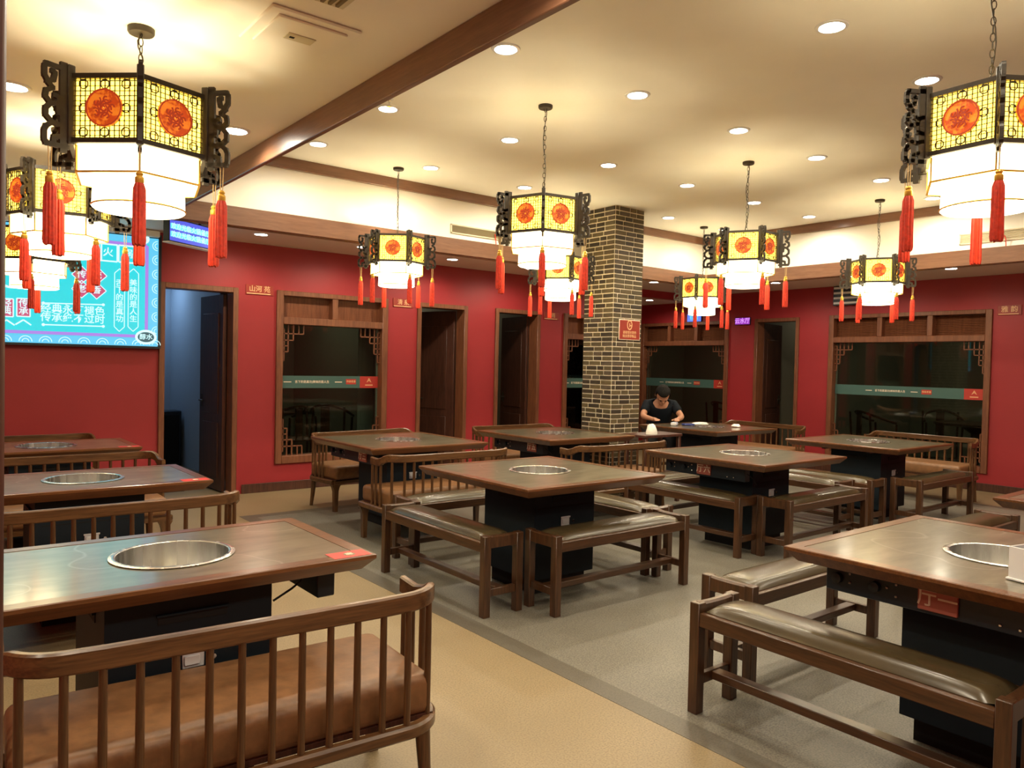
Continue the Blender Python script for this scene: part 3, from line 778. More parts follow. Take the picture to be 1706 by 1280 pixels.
    obj('added_light_block', MB().lathe([(0, HB + .012), (.205, HB + .012), (.205, HB + .006), (0, HB + .006)], 6), m_white, r, smooth=False)  # unseen disc added to keep the shade glow off the ceiling
    q = MB()
    for k in range(6): q.bar((*hexv(.235, k), HB - .094), (*hexv(.235, k + 1), HB - .094), .008, .007)
    for k in range(6): q.bar((*hexv(.2345, k), HB), (*hexv(.2345, k), HB - .094), .006, .006)
    obj('shade_wire', q.lathe([(.1620, HB - .181), (.1665, HB - .185), (.1620, HB - .189)], 32), m_gold, r, smooth=False)
    # tassel: cord, gold cap, silk
    rb = R + .012 + .055
    cord = MB().tube([(rb - .006, 0, HB - .005), (rb - .004, 0, HB - .112)], .0018, 5).tube([(rb + .007, 0, HB - .005), (rb + .004, 0, HB - .112)], .0018, 5).mesh('cord', m_cord)
    cap = MB().lathe([(0, .0), (.009, -.002), (.013, -.010), (.010, -.016), (.015, -.022), (.015, -.038), (.012, -.042), (0, -.042)], 12).mesh('cap', m_gold)
    silk = MB(); n = 22; rings = []
    for zz, rr in ((-.040, .013), (-.06, .019), (-.10, .0195), (-.19, .020), (-.238, .021), (-.25, .019)):
        rings.append([(rr * (1 + .10 * (-1) ** j) * math.cos(2 * PI * j / n), rr * (1 + .10 * (-1) ** j) * math.sin(2 * PI * j / n), zz - (.010 * ((j * 7) % 5) / 5 if zz < -.24 else 0)) for j in range(n)])
    silk = silk.ring(rings).mesh('silk', m_tassel)
    for k in range(6):
        a = k * PI / 3
        o = link('post', post, r, rz=a)
        link('bracket', bracket, r, rz=a)
        p = link('panel', panel, r, rz=a); link('lattice', lattice, p); m_ = link('medallion', medal, r, rz=a); link('carving', carve, m_)
        tt = link('tassel', silk, r, (rb * math.cos(a), rb * math.sin(a), HB - .112), a)
        link('cap', cap, tt)
        c = link('cord', cord, r, rz=a)
    return r
def finish_lantern(r, cx, cy, ceil, bottom, rot, lab):
    top = bottom + .197 + .245
    r.location = (cx, cy, top); r.rotation_euler = (0, 0, rot)
    r['label'] = lab; r['category'] = 'lantern'; r['group'] = 'hanging palace lanterns'
    dz = ceil - top
    obj('canopy', MB().lathe([(0, dz - .022), (.044, dz - .022), (.048, dz - .016), (.048, dz)], 20), m_iron, r)
    q = MB(); z = -.005; k = 0
    q.bar((-.2, 0, .0), (.2, 0, .0), .010, .010); q.bar((0, -.2, .0), (0, .2, .0), .010, .010)
    while z < dz - .03:
        n = 10; a = (k % 2) * PI / 2
        pts = [(.0085 * math.cos(t_) * math.cos(a), .0085 * math.cos(t_) * math.sin(a), z + .018 + .018 * math.sin(t_)) for t_ in [2 * PI * j / n for j in range(n + 1)]]
        q.tube(pts, .0021, 5); z += .0315; k += 1
    wv = [(.014 * math.sin(i * 1.1) * (1 if 0 < i < 12 else .3), .010 * math.cos(i * .8), dz * i / 12 - .01) for i in range(13)]
    obj('chain', q, m_iron, r); obj('cable', MB().tube(wv, .0026, 6), m_iron, r)
    l = bpy.data.lights.get('lantern_bulb')
    if l is None:
        l = bpy.data.lights.new('lantern_bulb', 'POINT'); l.energy = 8.0; l.color = (1, .86, .56); l.shadow_soft_size = .04
    lo = bpy.data.objects.new('lantern_bulb', l); C.objects.link(lo); lo.parent = r; lo.location = (0, 0, -.16)
lan0 = make_lantern()
LAN = [(.695, 3.19, ZS, 2.005, 17.6, 'large lantern over the nearest left table, closest of all'),
       (.665, 4.90, ZS, 2.00, 52.9, 'lantern just behind the big left one, in front of screen'),
       (.76, 6.83, ZS, 1.955, 20, 'lowest looking left lantern, partly cut by the picture edge'),
       (3.357, 3.928, ZT, 2.12, 49.5, 'lantern over the central square table, left of the brick pillar'),
       (3.455, 6.055, ZT, 2.135, 20.9, 'lantern in front of the left window over the back left table'),
       (5.35, 5.95, ZT, 2.14, 9, 'lantern touching the pillar, tucked behind the central lantern'),
       (5.529, 3.833, ZT, 2.15, 59.2, 'lantern right of the brick pillar over the middle right table'),
       (7.652, 5.912, ZT, 2.12, 24, 'small looking lantern above the seated person in the corner'),
       (7.68, 3.767, ZT, 2.147, 58.7, 'lantern in front of the wide right window'),
       (3.33, 1.21, ZT, 2.10, 26, 'large lantern cut by the right picture edge')]
lans = [lan0] + [copy_tree(lan0) for _ in LAN[1:]]
for o, (x, y, c, b, rot, lab) in zip(lans, LAN): finish_lantern(o, x, y, c, b, math.radians(rot), lab)

# ------------------------------------------------------------------ hotpot tables
HR = 0.192
def tabletop(sx, sy):
    """returns (stone mesh with round hole, wood rim mesh)"""
    ix, iy = sx / 2 - .055, sy / 2 - .055
    N = 64; outer = []; inner = []
    for j in range(N):
        a = 2 * PI * (j + .5) / N; c, s = math.cos(a), math.sin(a)
        k = min(ix / abs(c) if abs(c) > 1e-6 else 9, iy / abs(s) if abs(s) > 1e-6 else 9)
        outer.append((k * c, k * s)); inner.append((HR * c, HR * s))
    for cx, cy in ((ix, iy), (-ix, iy), (-ix, -iy), (ix, -iy)):     # snap the nearest sample to each true corner
        j = min(range(N), key=lambda q: (outer[q][0] - cx) ** 2 + (outer[q][1] - cy) ** 2); outer[j] = (cx, cy)
    st = MB()
    st.ring([[(x, y, .705) for x, y in inner], [(x, y, .7485) for x, y in inner], [(x, y, .7485) for x, y in outer], [(x, y, .705) for x, y in outer]], closed=True)
    rm = MB(); rings = []
    for d, z in ((-.0555, .750), (-.003, .750), (0, .747), (0, .735), (-.040, .692), (-.0555, .692)):
        x, y = sx / 2 + d, sy / 2 + d
        rings.append([(x, y, z), (-x, y, z), (-x, -y, z), (x, -y, z)])
    rm.ring(rings, closed=True)
    return st.mesh('top', m_stone), rm.mesh('rim', m_rim)
def pedestal(px_, py_):
    a, b, w = px_ / 2, py_ / 2, .02
    q = MB(); rings = []
    for x, y, z in ((a - w, b - w, .13), (a - w, b - w, .70), (a - .003, b - .003, .70), (a, b, .697), (a, b, .10)): rings.append([(x, y, z), (-x, y, z), (-x, -y, z), (x, -y, z)])
    return q.ring(rings).mesh('pedestal', m_black)
def make_table(sx, sy, px_, py_):
    r = empty('hotpot_table')
    st, rm = tabletop(sx, sy)
    link('top', st, r); link('rim', rm, r)
    pd = link('pedestal', pedestal(px_, py_), r)
    obj('plinth', MB().span((-px_ / 2 + .04, -py_ / 2 + .04, 0), (px_ / 2 - .04, py_ / 2 - .04, .10)), m_slot, r, smooth=False)
    obj('subframe', MB().span((-sx / 2 + .12, -.245, .672), (sx / 2 - .12, -.215, .704)).span((-sx / 2 + .12, .215, .672), (sx / 2 - .12, .245, .704)), m_box, r, smooth=False)
    y = -py_ / 2
    for T in (Matrix.Identity(4), Matrix.Rotation(-PI / 2, 4, 'Z')):
        yy = -py_ / 2 if T == Matrix.Identity(4) else -px_ / 2
        obj('pull_slot', MB().span((-.11, yy - .003, .585), (.11, yy + .004, .612)).xform(T), m_slot, pd, smooth=False)
        obj('pull_lip', MB().span((-.115, yy - .012, .612), (.115, yy, .618)).xform(T), m_black, pd, smooth=False)
    lt = MB().span((-.035, y - .006, .425), (.035, y, .480)).span((-.03, y - .014, .437), (.02, y - .006, .468)).span((-.04, y - .010, .474), (.04, y - .004, .484))
    obj('latch', lt, m_satin, pd, bevel=.002)
    obj('lock', MB().lathe([(0, 0), (.009, 0), (.009, -.012), (0, -.012)], 12).xform(Matrix.Translation((.065, y - .010, .450)) @ Matrix.Rotation(PI / 2, 4, 'X')), m_chrome, pd)
    obj('door_seam', MB().span((-px_ / 2 + .03, y - .0015, .545), (px_ / 2 - .03, y + .001, .551)), m_slot, pd, smooth=False)
    return r
def control_bar(r, x, y0, y1, body, sgn=-1, ysign=0.06, size=.070):
    """switch boxes and a name sign under the table edge, facing -x (sgn=-1) or +x"""
    cb = obj('control_box', MB().span((x, y0, .575), (x + .07, y1, .69)), m_box, r, bevel=.004)
    fx = x if sgn < 0 else x + .07
    sw = MB().box((0, 0, 0), (.008, .010, .010)).mesh('switch', m_chrome, .002)
    for yy, zz in ((y1 - .10, .655), (y1 - .10, .620), (y1 - .28, .655), (y1 - .28, .610), (y1 - .245, .635), (y0 + .16, .600), (y0 + .10, .600)): link('switch', sw, cb, (fx + sgn * .003, yy, zz))
    kn = MB().lathe([(.022, 0), (.020, .018), (.0, .020)], 14).xform(Matrix.Rotation(sgn * PI / 2, 4, 'Y')).mesh('knob', m_box)
    for yy in (y1 - .05, y1 - .20): link('knob', kn, cb, (fx, yy, .630))
    sg = obj('name_sign', MB().span((fx + sgn * .012, ysign - .068, .590), (fx, ysign + .068, .680)), m_sign, r, bevel=.002)
    if body: text('lettering', body, size, m_cream, sg, frame4((fx + sgn * .013, ysign, .635), (0, sgn, 0), (0, 0, 1)), .0008)
    obj('cable', MB().tube([(fx + .02, y0 - .01, .64), (fx + .05, y0 - .05, .60), (fx + .12, y0 - .03, .55), (fx + .18, y0 + .04, .585)] if sgn < 0 else
        [(.39, -.25, .690), (.365, -.262, .655), (.33, -.265, .635), (.268, -.255, .600)], .004, 6), m_slot, r)
sqt = make_table(1.18, 1.17, .52, .52)
SQ = [('T5', 3.330, 3.870, None, 0, 'square hotpot table in the middle with four padded benches round it'),
      ('T6', 5.550, 3.800, '厅六', .085, 'square hotpot table right of centre with a red sign under its edge'),
      ('T7', 7.760, 3.840, None, 0, 'square hotpot table in front of the wide right window'),
      ('T8', 3.350, 1.110, '厅一', .06, 'large looking square hotpot table at the right front, marked one'),
      ('T9', 5.500, 1.110, None, 0, 'square hotpot table with only a corner showing at the right edge'),
      ('T4', 3.520, 6.080, '厅三', -.15, 'square hotpot table at the back in front of the left window'),
      ('T11', 5.340, 5.970, '厅五', -.14, 'square hotpot table directly in front of the brick pillar'),
      ('T10', 7.720, 5.830, None, 0, 'square hotpot table where the person sits leaning')]
TB = {}
for i, (k, x, y, body, ys, lab) in enumerate(SQ):
    o = sqt if i == 0 else copy_tree(sqt)
    o.location = (x, y, 0); tag(o, lab, 'table', 'hotpot tables'); TB[k] = o
for k, x, y, body, ys, lab in SQ:
    if k in ('T8', 'T6', 'T4', 'T11'):
        control_bar(TB[k], -.43, -.30, .49, body, -1, ys)
rct = make_table(1.20, .785, .53, .50)
RC = [('T1', .745, 2.858, 'long hotpot table at the left front with a red corner sticker'),
      ('T2', .790, 4.900, 'second long hotpot table on the left, behind the front one'),
      ('T3', .845, 6.840, 'farthest long hotpot table on the left, below the screen')]
for i, (k, x, y, lab) in enumerate(RC):
    o = rct if i == 0 else copy_tree(rct)
    o.location = (x, y, 0); tag(o, lab, 'table', 'hotpot tables'); TB[k] = o
for k in ('T1', 'T2', 'T3'):
    s = obj('corner_sticker', MB().span((.44, -.385, .7502), (.585, -.300, .7510)), m_stick, TB[k], bevel=.0002)
    obj('sticker_mark', MB().lathe([(0, .7513), (.022, .7513), (.022, .7510)], 16, (.515, -.343, 0)), m_grill, s)
    text('lettering', {'T1': '15', 'T2': '16', 'T3': '17'}[k] if False else '廊', .030, m_cream, s, frame4((.515, -.343, .7516), (1, 0, 0), (0, 1, 0)), .0003)
    control_bar(TB[k], .44, -.24, .12, None, 1, .02) if k == 'T1' else None

# steel pots sunk in the table tops
pt_ = empty('hotpot_basin')
prof = [(.208, .7512), (.208, .7526), (.199, .7545), (.192, .7555), (.186, .7530), (.183, .60), (.172, .588), (0, .588), (0, .583), (.176, .583), (.187, .598), (.189, .7495), (.189, .7512)]
obj('bowl', MB().lathe(prof, 56), m_steel, pt_)
q = MB()
for s in (-1, 1):
    q.tube([(s * .085 - .01, -.165, .660), (s * .080 - .01, -.150, .735), (s * .040 - .01, -.125, .728), (s * .032 - .01, -.118, .690)], .005, 8)
obj('handle', q, m_chrome, pt_)
POT = {'T5': 'steel hotpot basin set in the middle table', 'T6': 'steel hotpot basin set in the right of centre table', 'T7': 'steel hotpot basin set in the table by the wide right window',
       'T8': 'steel hotpot basin beside the white caddy on the right front table', 'T9': 'steel hotpot basin in the table cut by the right edge', 'T4': 'steel hotpot basin set in the back table by the left window',
       'T11': 'steel hotpot basin set in the table before the brick pillar', 'T10': 'steel hotpot basin in the table of the seated person',
       'T1': 'steel hotpot basin with two dark handles in the left front table', 'T2': 'steel hotpot basin in the second table on the left', 'T3': 'steel hotpot basin in the farthest table on the left'}
for i, (k, lab) in enumerate(POT.items()):
    o = pt_ if i == 0 else copy_tree(pt_)
    l = TB[k].location; o.location = (l.x, l.y, .0); tag(o, lab, 'pot', 'steel basins in the tables')

# ------------------------------------------------------------------ benches
def make_bench(L=1.20, D=.285):
    r = empty('padded_bench')
    leg = MB().span((-.024, -.024, 0), (.024, .024, .470)).mesh('leg', m_wood, .003)
    for sx in (-1, 1):
        for sy in (-1, 1): link('leg', leg, r, (sx * (L / 2 - .024), sy * (D / 2 - .024), 0))
    for sy in (-1, 1):
        obj('side_rail', MB().box((0, sy * (D / 2 - .018), .402), (L - .096, .030, .058)), m_wood_x, r, bevel=.003)
    for sx in (-1, 1):
        q = MB(); rings = []
        x = sx * (L / 2 - .024)
        for i in range(9):
            t_ = -1 + i / 4; y = t_ * (D / 2 - .024); zt_ = .467 + .004 * t_ * t_
            rings.append([(x - .020, y, .400), (x + .020, y, .400), (x + .020, y, zt_ - .008), (x + .010, y, zt_), (x - .010, y, zt_), (x - .020, y, zt_ - .008)])
        obj('end_rail', q.ring(rings), m_wood, r)
        obj('end_stretcher', MB().box((x, 0, .140), (.028, D - .096, .045)), m_wood, r, bevel=.003)
    obj('long_stretcher', MB().box((0, 0, .140), (L - .07, .055, .036)), m_wood_x, r, bevel=.003)
    # padded seat with a crowned top
    cx, cy, nx, ny = L / 2 - .060, D / 2 - .030, 24, 8
    q = MB(); top = []
    for i in range(nx + 1):
        for j in range(ny + 1):
            u = -1 + 2 * i / nx; v = -1 + 2 * j / ny
            u2 = math.copysign(abs(u) ** .55, u); v2 = math.copysign(abs(v) ** .7, v)
            z = .434 + .042 * ((1 - abs(u2) ** 10) * (1 - abs(v2) ** 3.2)) ** .45
            top.append((u2 * cx, v2 * cy, z))
    fs = []
    for i in range(nx):
        for j in range(ny):
            a = i * (ny + 1) + j; fs.append((a, a + ny + 1, a + ny + 2, a + 1))
    q.add(top, fs)
    q.add([(-cx, -cy, .434), (cx, -cy, .434), (cx, cy, .434), (-cx, cy, .434)], [(0, 3, 2, 1)])
    q.add([(-cx, -cy, .434), (cx, -cy, .434), (cx, cy, .434), (-cx, cy, .434), (-cx, -cy, .420), (cx, -cy, .420), (cx, cy, .420), (-cx, cy, .420)],
          [(0, 1, 5, 4), (1, 2, 6, 5), (2, 3, 7, 6), (3, 0, 4, 7), (4, 5, 6, 7)])
    obj('cushion', q, m_seat, r)
    return r
bn0 = make_bench()
BN = [(2.713, 4.050, 90, 'padded bench on the left long side of the middle table'),
      (3.520, 3.375, 0, 'padded bench on the near right side of the middle table'),
      (4.172, 4.135, 90, 'padded bench on the far right side of the middle table'),
      (3.425, 4.808, 0, 'padded bench behind the middle table, backing onto a spindle settee'),
      (5.140, 4.055, 90, 'padded bench on the left side of the right of centre table'),
      (5.815, 3.300, 0, 'padded bench on the near side of the right of centre table'),
      (6.665, 4.080, 90, 'padded bench on the far right side of the right of centre table'),
      (5.905, 4.660, 0, 'padded bench behind the right of centre table'),
      (7.045, 3.970, 90, 'padded bench on the left side of the table by the wide window'),
      (7.900, 3.250, 0, 'padded bench on the near side of the table by the wide window'),
      (2.733, 1.420, 90, 'padded bench nearest the camera along the right front table'),
      (3.590, 2.125, 0, 'padded bench behind the right front table, end on to the near bench'),
      (5.560, 2.090, 0, 'padded bench behind the table cut by the right edge'),
      (8.05, 6.90, 0, 'padded bench under the seated person')]
for i, (x, y, rz, lab) in enumerate(BN):
    o = bn0 if i == 0 else copy_tree(bn0)
    o.location = (x, y, 0); o.rotation_euler = (0, 0, math.radians(rz)); tag(o, lab, 'bench', 'padded benches round the tables')

# ------------------------------------------------------------------ spindle settees
def make_settee(L=1.225, D=.54):
    r = empty('spindle_settee')
    hx = L / 2 - .013; rc = .13; arm = .30
    def plan(z, ins=0.0, ext=arm):
        h = hx - ins; pts = [(-h, ext), (-h, ext * .66), (-h, rc + ins)]
        for i in range(1, 8):
            a = PI + (PI / 2) * i / 8; pts.append((-h + rc + rc * math.cos(a), ins + rc + rc * math.sin(a)))
        n = 10
        for i in range(n + 1): pts.append((-h + rc + (2 * h - 2 * rc) * i / n, ins))
        m = [(-x, y) for x, y in reversed(pts[:10])]
        return pts + m
    P = plan(0)
    rail = []
    for x, y in P:
        t_ = max(0.0, min(1.0, (abs(x) - (hx - .20)) / .20)); 
        z = .695 + (.006 * t_ if y < rc else 0) - (.046 * math.sin(min(1, (y - .06) / .20) * PI / 2) - .012 * max(0, (y - .22) / .08) if y > .06 else 0)
        rail.append((x, y, z))
    obj('back_rail', MB().sweep(rail, .026, .060), m_chair_x, r)
    fr = [(x, y, .285) for x, y in plan(0, -.004, .48)]
    obj('seat_frame', MB().sweep(fr, .036, .044).span((-hx + .01, .455, .264), (hx - .01, .49, .306)), m_chair_x, r)
    def spin(h): return MB().tube([(0, 0, .30), (0, 0, .30 + h * .5), (0, 0, .30 + h)], [.0110, .0115, .0105], 10).mesh('spindle', m_chair)
    sp_ = spin(.375); sp2 = spin(.338)
    n = 12
    for i in range(n): link('spindle', sp_, r, (-hx + rc + .0 + (2 * hx - 2 * rc) * i / (n - 1), 0, 0))
    for s in (-1, 1):
        a = PI * 1.25
        link('spindle', sp_, r, (s * (-hx + rc + rc * math.cos(a)), rc + rc * math.sin(a), 0))
        for y in (.150, .225, .285): link('spindle', sp2, r, (s * -hx, y, 0))
    c = MB().box((0, .265, .372), (2 * hx - .036, .475, .135))
    cu = obj('seat_cushion', c, m_leather, r, bevel=.032, seg=3)
    obj('cushion_base', MB().span((-hx + .02, .03, .296), (hx - .02, .49, .312)), m_door, r, smooth=False)
    for sx in (-1, 1):
        q = MB().tube([(sx * (hx - .045), .055, .268), (sx * (hx - .040), .045, .14), (sx * (hx - .032), .030, 0)], [.027, .022, .016], 10)
        obj('leg', q, m_chair, r)
        q = MB(); rings = []
        for z, w_ in ((0, .017), (.10, .020), (.20, .024), (.235, .034), (.264, .050)):
            x = sx * (hx - .03); y = .470
            rings.append([(x - w_, y - .02, z), (x + w_, y - .02, z), (x + w_, y + .02, z), (x - w_, y + .02, z)])
        obj('leg', q.ring(rings), m_chair, r)
    return r
st0 = make_settee()
ST = [(.770, 2.085, -3.6, 'spindle back settee at the front left, closest to the camera, seen from behind'),
      (.840, 4.140, 0, 'spindle back settee between the first and second left tables'),
      (.900, 6.340, 180, 'spindle back settee between the second and third left tables'),
      (.760, 8.060, 180, 'spindle back settee against the red wall below the screen'),
      (3.530, 5.180, 0, 'spindle back settee with its back to the middle table'),
      (3.740, 7.300, 187, 'spindle back settee under the left window, facing the camera'),
      (5.400, 4.985, 0, 'spindle back settee with its back to the right of centre table'),
      (5.730, 7.250, 180, 'spindle back settee behind the table before the pillar'),
      (9.380, 6.050, 90, 'spindle back settee by the right wall doorway'),
      (9.620, 4.060, 90, 'spindle back settee under the wide right window')]
for i, (x, y, rz, lab) in enumerate(ST):
    o = st0 if i == 0 else copy_tree(st0)
    o.location = (x, y, 0); o.rotation_euler = (0, 0, math.radians(rz)); tag(o, lab, 'settee', 'spindle back settees')

# ------------------------------------------------------------------ small things
t = thing('serving_caddy', 'open white box of napkins on the right front table', 'box', (3.015, .875, .7505), math.radians(-12))
q = MB()
for a, b in (((-.06, -.085, 0), (-.056, .085, .115)), ((.056, -.085, 0), (.06, .085, .115)), ((-.056, -.085, 0), (.056, -.081, .115)), ((-.056, .081, 0), (.056, .085, .115)), ((-.056, -.081, 0), (.056, .081, .004))): q.span(a, b)
obj('box', q, m_white, t, bevel=.001)
obj('foot_flange', MB().span((-.066, -.091, 0), (.066, .091, .008)), m_white, t, bevel=.002)
obj('dark_lining', MB().span((-.054, -.079, .085), (.054, .079, .098)), m_box, t, bevel=.002)
obj('napkin', MB().bar((-.03, -.06, .104), (.04, .02, .112), .08, .010), m_paper, t, bevel=.003)
# dark side stand by the pillar with a white bag
t = thing('side_stand', 'narrow dark wooden stand at the foot of the brick pillar', 'table', (6.34, 5.50, 0))
obj('stand_top', MB().span((-.30, -.16, .715), (.30, .16, .745)), m_door, t, bevel=.004)
for sx in (-1, 1):
    for sy in (-1, 1): obj('leg', MB().span((sx * .27 - .02, sy * .13 - .02, 0), (sx * .27 + .02, sy * .13 + .02, .715)), m_door, t, bevel=.003)
obj('shelf', MB().span((-.28, -.14, .30), (.28, .14, .32)), m_door, t, bevel=.003)
def lump(name, lab, cat, loc, s, m, seed, n=14):
    rr = random.Random(seed); q = MB(); rings = []
    for i in range(7):
        a = i / 6 * PI / 2; rad = math.cos(a) ** .6 if i < 6 else .02; z = math.sin(a)
        rings.append([(s[0] * rad * (1 + rr.uniform(-.16, .16)) * math.cos(2 * PI * j / n), s[1] * rad * (1 + rr.uniform(-.16, .16)) * math.sin(2 * PI * j / n), s[2] * z * (1 + rr.uniform(-.12, .12))) for j in range(n)])
    o = obj(name, q.ring(rings), m, None, loc=loc); return tag(o, lab, cat)
lump('plastic_bag', 'knotted white plastic bag beside the brick pillar', 'bag', (6.22, 5.42, .746), (.065, .055, .105), m_paper, 1)
lump('crumpled_napkin', 'long crumpled white napkin next to the person', 'napkin', (7.92, 6.10, .751), (.15, .06, .025), m_paper, 2)
lump('paper_scrap', 'small crumpled white paper by the far basin', 'napkin', (7.98, 5.60, .757), (.06, .05, .03), m_paper, 3)
t = thing('tissue_packet', 'small white and blue tissue packet before the person', 'tissues', (7.42, 6.10, .7505), .5)
obj('packet', MB().box((0, 0, .02), (.13, .07, .04)), m_white, t, bevel=.008)
obj('blue_band', MB().box((0, 0, .02), (.04, .072, .042)), plain('packet_blue', (.05, .10, .5), .4), t, bevel=.008)
t = thing('phone', 'dark blue phone lying on the table of the person', 'phone', (7.60, 6.03, .7505), -.3)
obj('body', MB().box((0, 0, .012), (.15, .075, .022)), plain('phone_blue', (.03, .05, .22), .3), t, bevel=.006)
t = thing('speaker_box', 'black cabinet standing inside the left doorway', 'cabinet', (2.72, 10.9, 0))
obj('cabinet', MB().span((-.17, -.15, 0), (.17, .15, .74)), m_box, t, bevel=.01)
obj('front_panel', MB().span((-.14, -.158, .05), (.14, -.15, .69)), m_slot, t, bevel=.004)
# ribbons in the vents
for lab, p in (('thin red ribbon hanging from the back wall vent', (4.83, TY1 - .030, 2.82)), ('thin red ribbon hanging from the right wall vent', (TX1 - .030, 2.86, 2.82))):
    tag(obj('ribbon', MB().tube([(p[0], p[1] + .012, p[2]), (p[0], p[1], p[2] - .04), (p[0] + .012, p[1], p[2] - .13)], .005, 5), m_tassel), lab, 'ribbon')

# armchairs and round tables in the dim rooms
def make_armchair():
    r = empty('armchair')
    for sx in (-1, 1):
        for sy in (-1, 1): obj('leg', MB().tube([(sx * .25, sy * .21, 0), (sx * .24, sy * .20, .44), (sx * .25, sy * (.20 if sy < 0 else .23), .70 if sy < 0 else .86)], .016, 8), m_wood, r)
    obj('seat', MB().box((0, 0, .45), (.54, .47, .035)), m_wood, r, bevel=.006)
    arc = [(.27 * math.cos(a), -.18 + .0 + .44 * max(0, math.sin(a)) ** .8, .72 + .16 * max(0, math.sin(a))) for a in [PI * i / 14 for i in range(15)]]
    obj('arm_rail', MB().tube(arc, .018, 8), m_wood, r)
    obj('splat', MB().box((0, .235, .66), (.12, .014, .40)), m_wood, r, bevel=.003)
    obj('stretcher', MB().bar((-.24, -.2, .12), (.24, -.2, .12), .02, .02).bar((-.24, .2, .12), (.24, .2, .12), .02, .02), m_wood, r)
    return r
ac = make_armchair()
AC = [(11.35, 5.55, 60, 'round backed armchair in the dim room, at the window left end'), (11.45, 3.75, 140, 'round backed armchair in the dim room behind the wide window centre'),
      (12.75, 5.15, 300, 'round backed armchair deep in the room behind the wide window'), (3.75, 9.30, 200, 'round backed armchair behind the left window, nearer the door'),
      (4.42, 9.45, 140, 'round backed armchair behind the left window, right part'), (11.5, 8.3, 80, 'round backed armchair in the dim room behind the person')]
for i, (x, y, rz, lab) in enumerate(AC):
    o = ac if i == 0 else copy_tree(ac)
    o.location = (x, y, 0); o.rotation_euler = (0, 0, math.radians(rz)); tag(o, lab, 'chair', 'armchairs in the dim rooms')
def round_table(x, y, lab):
    t = thing('round_table', lab, 'table', (x, y, 0), 0, 'round tables in the dim rooms')
    obj('top', MB().lathe([(0, .72), (.52, .72), (.54, .735), (.54, .755), (.52, .76), (0, .76)], 36), m_wood, t)
    obj('pedestal', MB().lathe([(.30, 0), (.28, .04), (.07, .10), (.06, .60), (.20, .70), (.20, .72)], 20), m_wood, t)
round_table(12.15, 4.45, 'round table in the dim room behind the wide window')
round_table(3.95, 10.25, 'round table in the dim room behind the left window')

def curtain(lab, x, y, along, w_, z1):
    q = MB(); n = 24; f = []; k = []
    for i in range(n + 1):
        s = -w_ / 2 + w_ * i / n; d = .025 * math.sin(i * PI / 2.0)
        p = (x + s, y + d) if along == 'x' else (x + d, y + s)
        f.append(p)
    q.ring([[(p[0], p[1], z) for p in f + [(a_ + .006, b_ + .006) for a_, b_ in reversed(f)]] for z in (.06, z1)])
    tag(obj('curtain', q, m_curt), lab, 'curtain')
m_curt = plain('pale_grey_curtain', (.45, .50, .52), .8)
curtain('pale grey curtain in the dim room behind the left window', 4.62, 8.75, 'x', .32, 2.6)
curtain('pale grey curtain inside the back window next to the pillar', 7.72, 8.60, 'x', .30, 2.6)
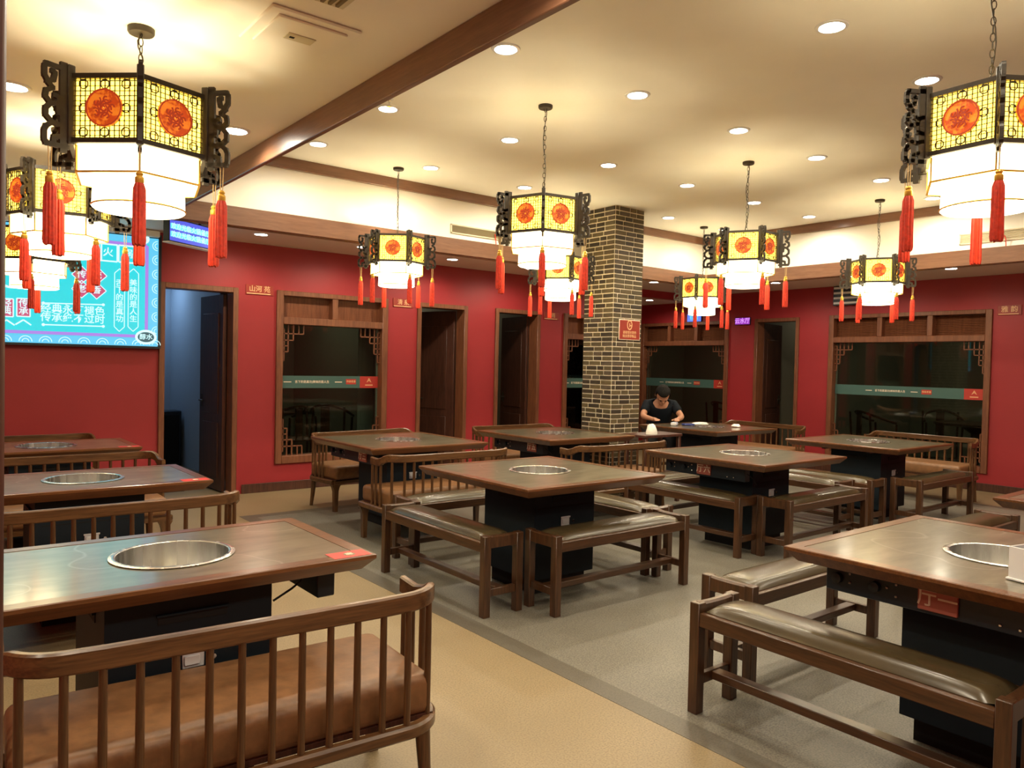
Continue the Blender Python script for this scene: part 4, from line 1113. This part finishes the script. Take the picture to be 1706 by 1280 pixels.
# ------------------------------------------------------------------ the seated person
def skin_mesh(nodes, edges, levels=1, root=0):
    me = bpy.data.meshes.new('skin_tmp'); me.from_pydata([n[0] for n in nodes], edges, [])
    o = bpy.data.objects.new('skin_tmp', me); C.objects.link(o)
    md = o.modifiers.new('s', 'SKIN'); md.use_smooth_shade = True
    for i, n in enumerate(nodes):
        r = n[1]; o.data.skin_vertices[0].data[i].radius = r if isinstance(r, tuple) else (r, r)
        o.data.skin_vertices[0].data[i].use_root = (i == root)
    sb = o.modifiers.new('b', 'SUBSURF'); sb.levels = levels; sb.render_levels = levels
    dg = bpy.context.evaluated_depsgraph_get(); dg.update()
    out = bpy.data.meshes.new_from_object(o.evaluated_get(dg)); bpy.data.objects.remove(o)
    return out
def person(loc, rz):
    t = thing('person', 'person in a dark T-shirt bent over the far table, head down', 'person', loc, rz)
    N = []; E = []
    def nd(p, r, par=None):
        N.append((p, r)); i = len(N) - 1
        if par is not None: E.append((par, i))
        return i
    pel = nd((0, 0, .585), (.155, .115)); sp = nd((0, -.03, .70), (.145, .105), pel); s2 = nd((0, -.09, .83), (.155, .11), sp)
    ch = nd((0, -.17, .94), (.132, .095), s2); nk = nd((0, -.245, 1.015), .055, ch); hd = nd((0, -.285, 1.06), .062, nk)
    tor = [pel, sp, s2, ch]
    for s in (-1, 1):
        sh = nd((s * .175, -.185, .955), .052, ch); el = nd((s * .255, -.36, .805), .044, sh); wr = nd((s * .16, -.575, .785), .029, el)
        pm = nd((s * .135, -.635, .782), (.036, .020), wr)
        for k, (dx, L) in enumerate(((-.024, .050), (-.008, .060), (.008, .056), (.024, .042))):
            f1 = nd((s * .130 + dx, -.672, .788), .0095, pm); f2 = nd((s * .127 + dx * 1.1, -.672 - L * .6, .786), .0085, f1); nd((s * .125 + dx * 1.1, -.672 - L, .768), .0075, f2)
        th = nd((s * .110 - s * .03, -.61, .782), .011, pm); nd((s * .075, -.645, .775), .009, th)
        hp = nd((s * .095, -.04, .565), .090, pel); kn = nd((s * .125, -.43, .545), .064, hp); an = nd((s * .125, -.40, .105), .042, kn); nd((s * .13, -.52, .045), .036, an)
    body = skin_mesh(N, E, 1, 0)
    bm = bmesh.new(); bm.from_mesh(body)
    # head: an egg bowed forward, with nose, brow, chin and ears, fused to the body by remeshing
    Hm = Matrix.Translation((0, -.335, 1.090)) @ Matrix.Rotation(math.radians(52), 4, 'X') @ Matrix.Scale(1.12, 4)
    def egg(c, s, T=Hm):
        r_ = bmesh.ops.create_uvsphere(bm, u_segments=18, v_segments=12, radius=1.0)
        for v in r_['verts']: v.co = T @ (Vector(c) + Vector((v.co.x * s[0], v.co.y * s[1], v.co.z * s[2])))
    egg((0, 0, .02), (.076, .094, .100)); egg((0, -.03, -.055), (.055, .062, .062)); egg((0, -.092, -.018), (.014, .022, .026))
    egg((0, -.088, -.066), (.026, .012, .008)); egg((0, -.080, .018), (.055, .018, .012)); egg((.076, .01, -.01), (.010, .020, .030)); egg((-.076, .01, -.01), (.010, .020, .030))
    bm.to_mesh(body); bm.free()
    bo = bpy.data.objects.new('tmp', body); C.objects.link(bo)
    rm = bo.modifiers.new('r', 'REMESH'); rm.mode = 'VOXEL'; rm.voxel_size = .0075
    sm = bo.modifiers.new('s', 'SMOOTH'); sm.factor = .5; sm.iterations = 3
    dg = bpy.context.evaluated_depsgraph_get(); dg.update()
    fin = bpy.data.meshes.new_from_object(bo.evaluated_get(dg)); bpy.data.objects.remove(bo)
    fin.materials.clear(); fin.materials.append(m_skin); fin.shade_smooth(); fin.name = 'body'
    b = link('body', fin, t)
    # clothes follow the body
    SN = []; SE = []
    def sn(i, g, par=None):
        r = N[i][1]; r = (r[0] + g, r[1] + g) if isinstance(r, tuple) else (r + g, r + g)
        SN.append((N[i][0], r)); j = len(SN) - 1
        if par is not None: SE.append((par, j))
        return j
    a = sn(0, .012); b_ = sn(1, .018, a); c = sn(2, .026, b_); d = sn(3, .034, c)
    e = len(SN); SN.append(((0, -.232, .985), (.128, .105))); SE.append((d, e))
    for s, k in ((-1, 0), (1, 1)):
        i = next(q for q, n in enumerate(N) if abs(n[0][0] - s * .175) < 1e-6)
        f = sn(i, .024, d); SN.append(((s * .232, -.305, .845), (.062, .062))); SE.append((f, len(SN) - 1))
    sh = skin_mesh(SN, SE, 2, 0); sh.materials.append(m_shirt); sh.shade_smooth(); link('t_shirt', sh, t)
    TN = [((0, 0, .60), (.165, .125))]; TE = []
    for s in (-1, 1):
        TN += [((s * .095, -.04, .565), (.104, .104)), ((s * .125, -.43, .545), (.078, .078)), ((s * .125, -.40, .12), (.060, .060))]
        k = len(TN); TE += [(0, k - 3), (k - 3, k - 2), (k - 2, k - 1)]
    tr = skin_mesh(TN, TE, 2, 0); tr.materials.append(m_trous); tr.shade_smooth(); link('trousers', tr, t)
    for s in (-1, 1):
        q = MB().box((s * .13, -.46, .035), (.10, .27, .07)); obj('shoe', q, m_box, t, bevel=.025, seg=2)
    bm = bmesh.new(); r_ = bmesh.ops.create_uvsphere(bm, u_segments=28, v_segments=20, radius=1.0)
    dele = [v for v in r_['verts'] if (v.co.y < -.35 and v.co.z < .42) or v.co.z < -.62]
    bmesh.ops.delete(bm, geom=dele, context='VERTS')
    rr = random.Random(5)
    for v in bm.verts:
        k = 1 + rr.uniform(-.02, .045)
        v.co = Hm @ Vector((v.co.x * .086 * k, v.co.y * .104 * k, .028 + v.co.z * .108 * k))
    bmesh.ops.solidify(bm, geom=bm.faces[:], thickness=.006)
    hm = bpy.data.meshes.new('hair'); bm.to_mesh(hm); bm.free(); hm.materials.append(m_hair); hm.shade_smooth(); link('hair', hm, t)
    for s in (-1, 1):
        q = MB().lathe([(0, .010), (.007, .007), (.010, 0), (.007, -.007), (0, -.010)], 12).xform(Hm @ Matrix.Translation((s * .030, -.088, .004)))
        obj('eye', q, m_hair, t)
person((7.97, 6.84, .015), math.radians(-40))
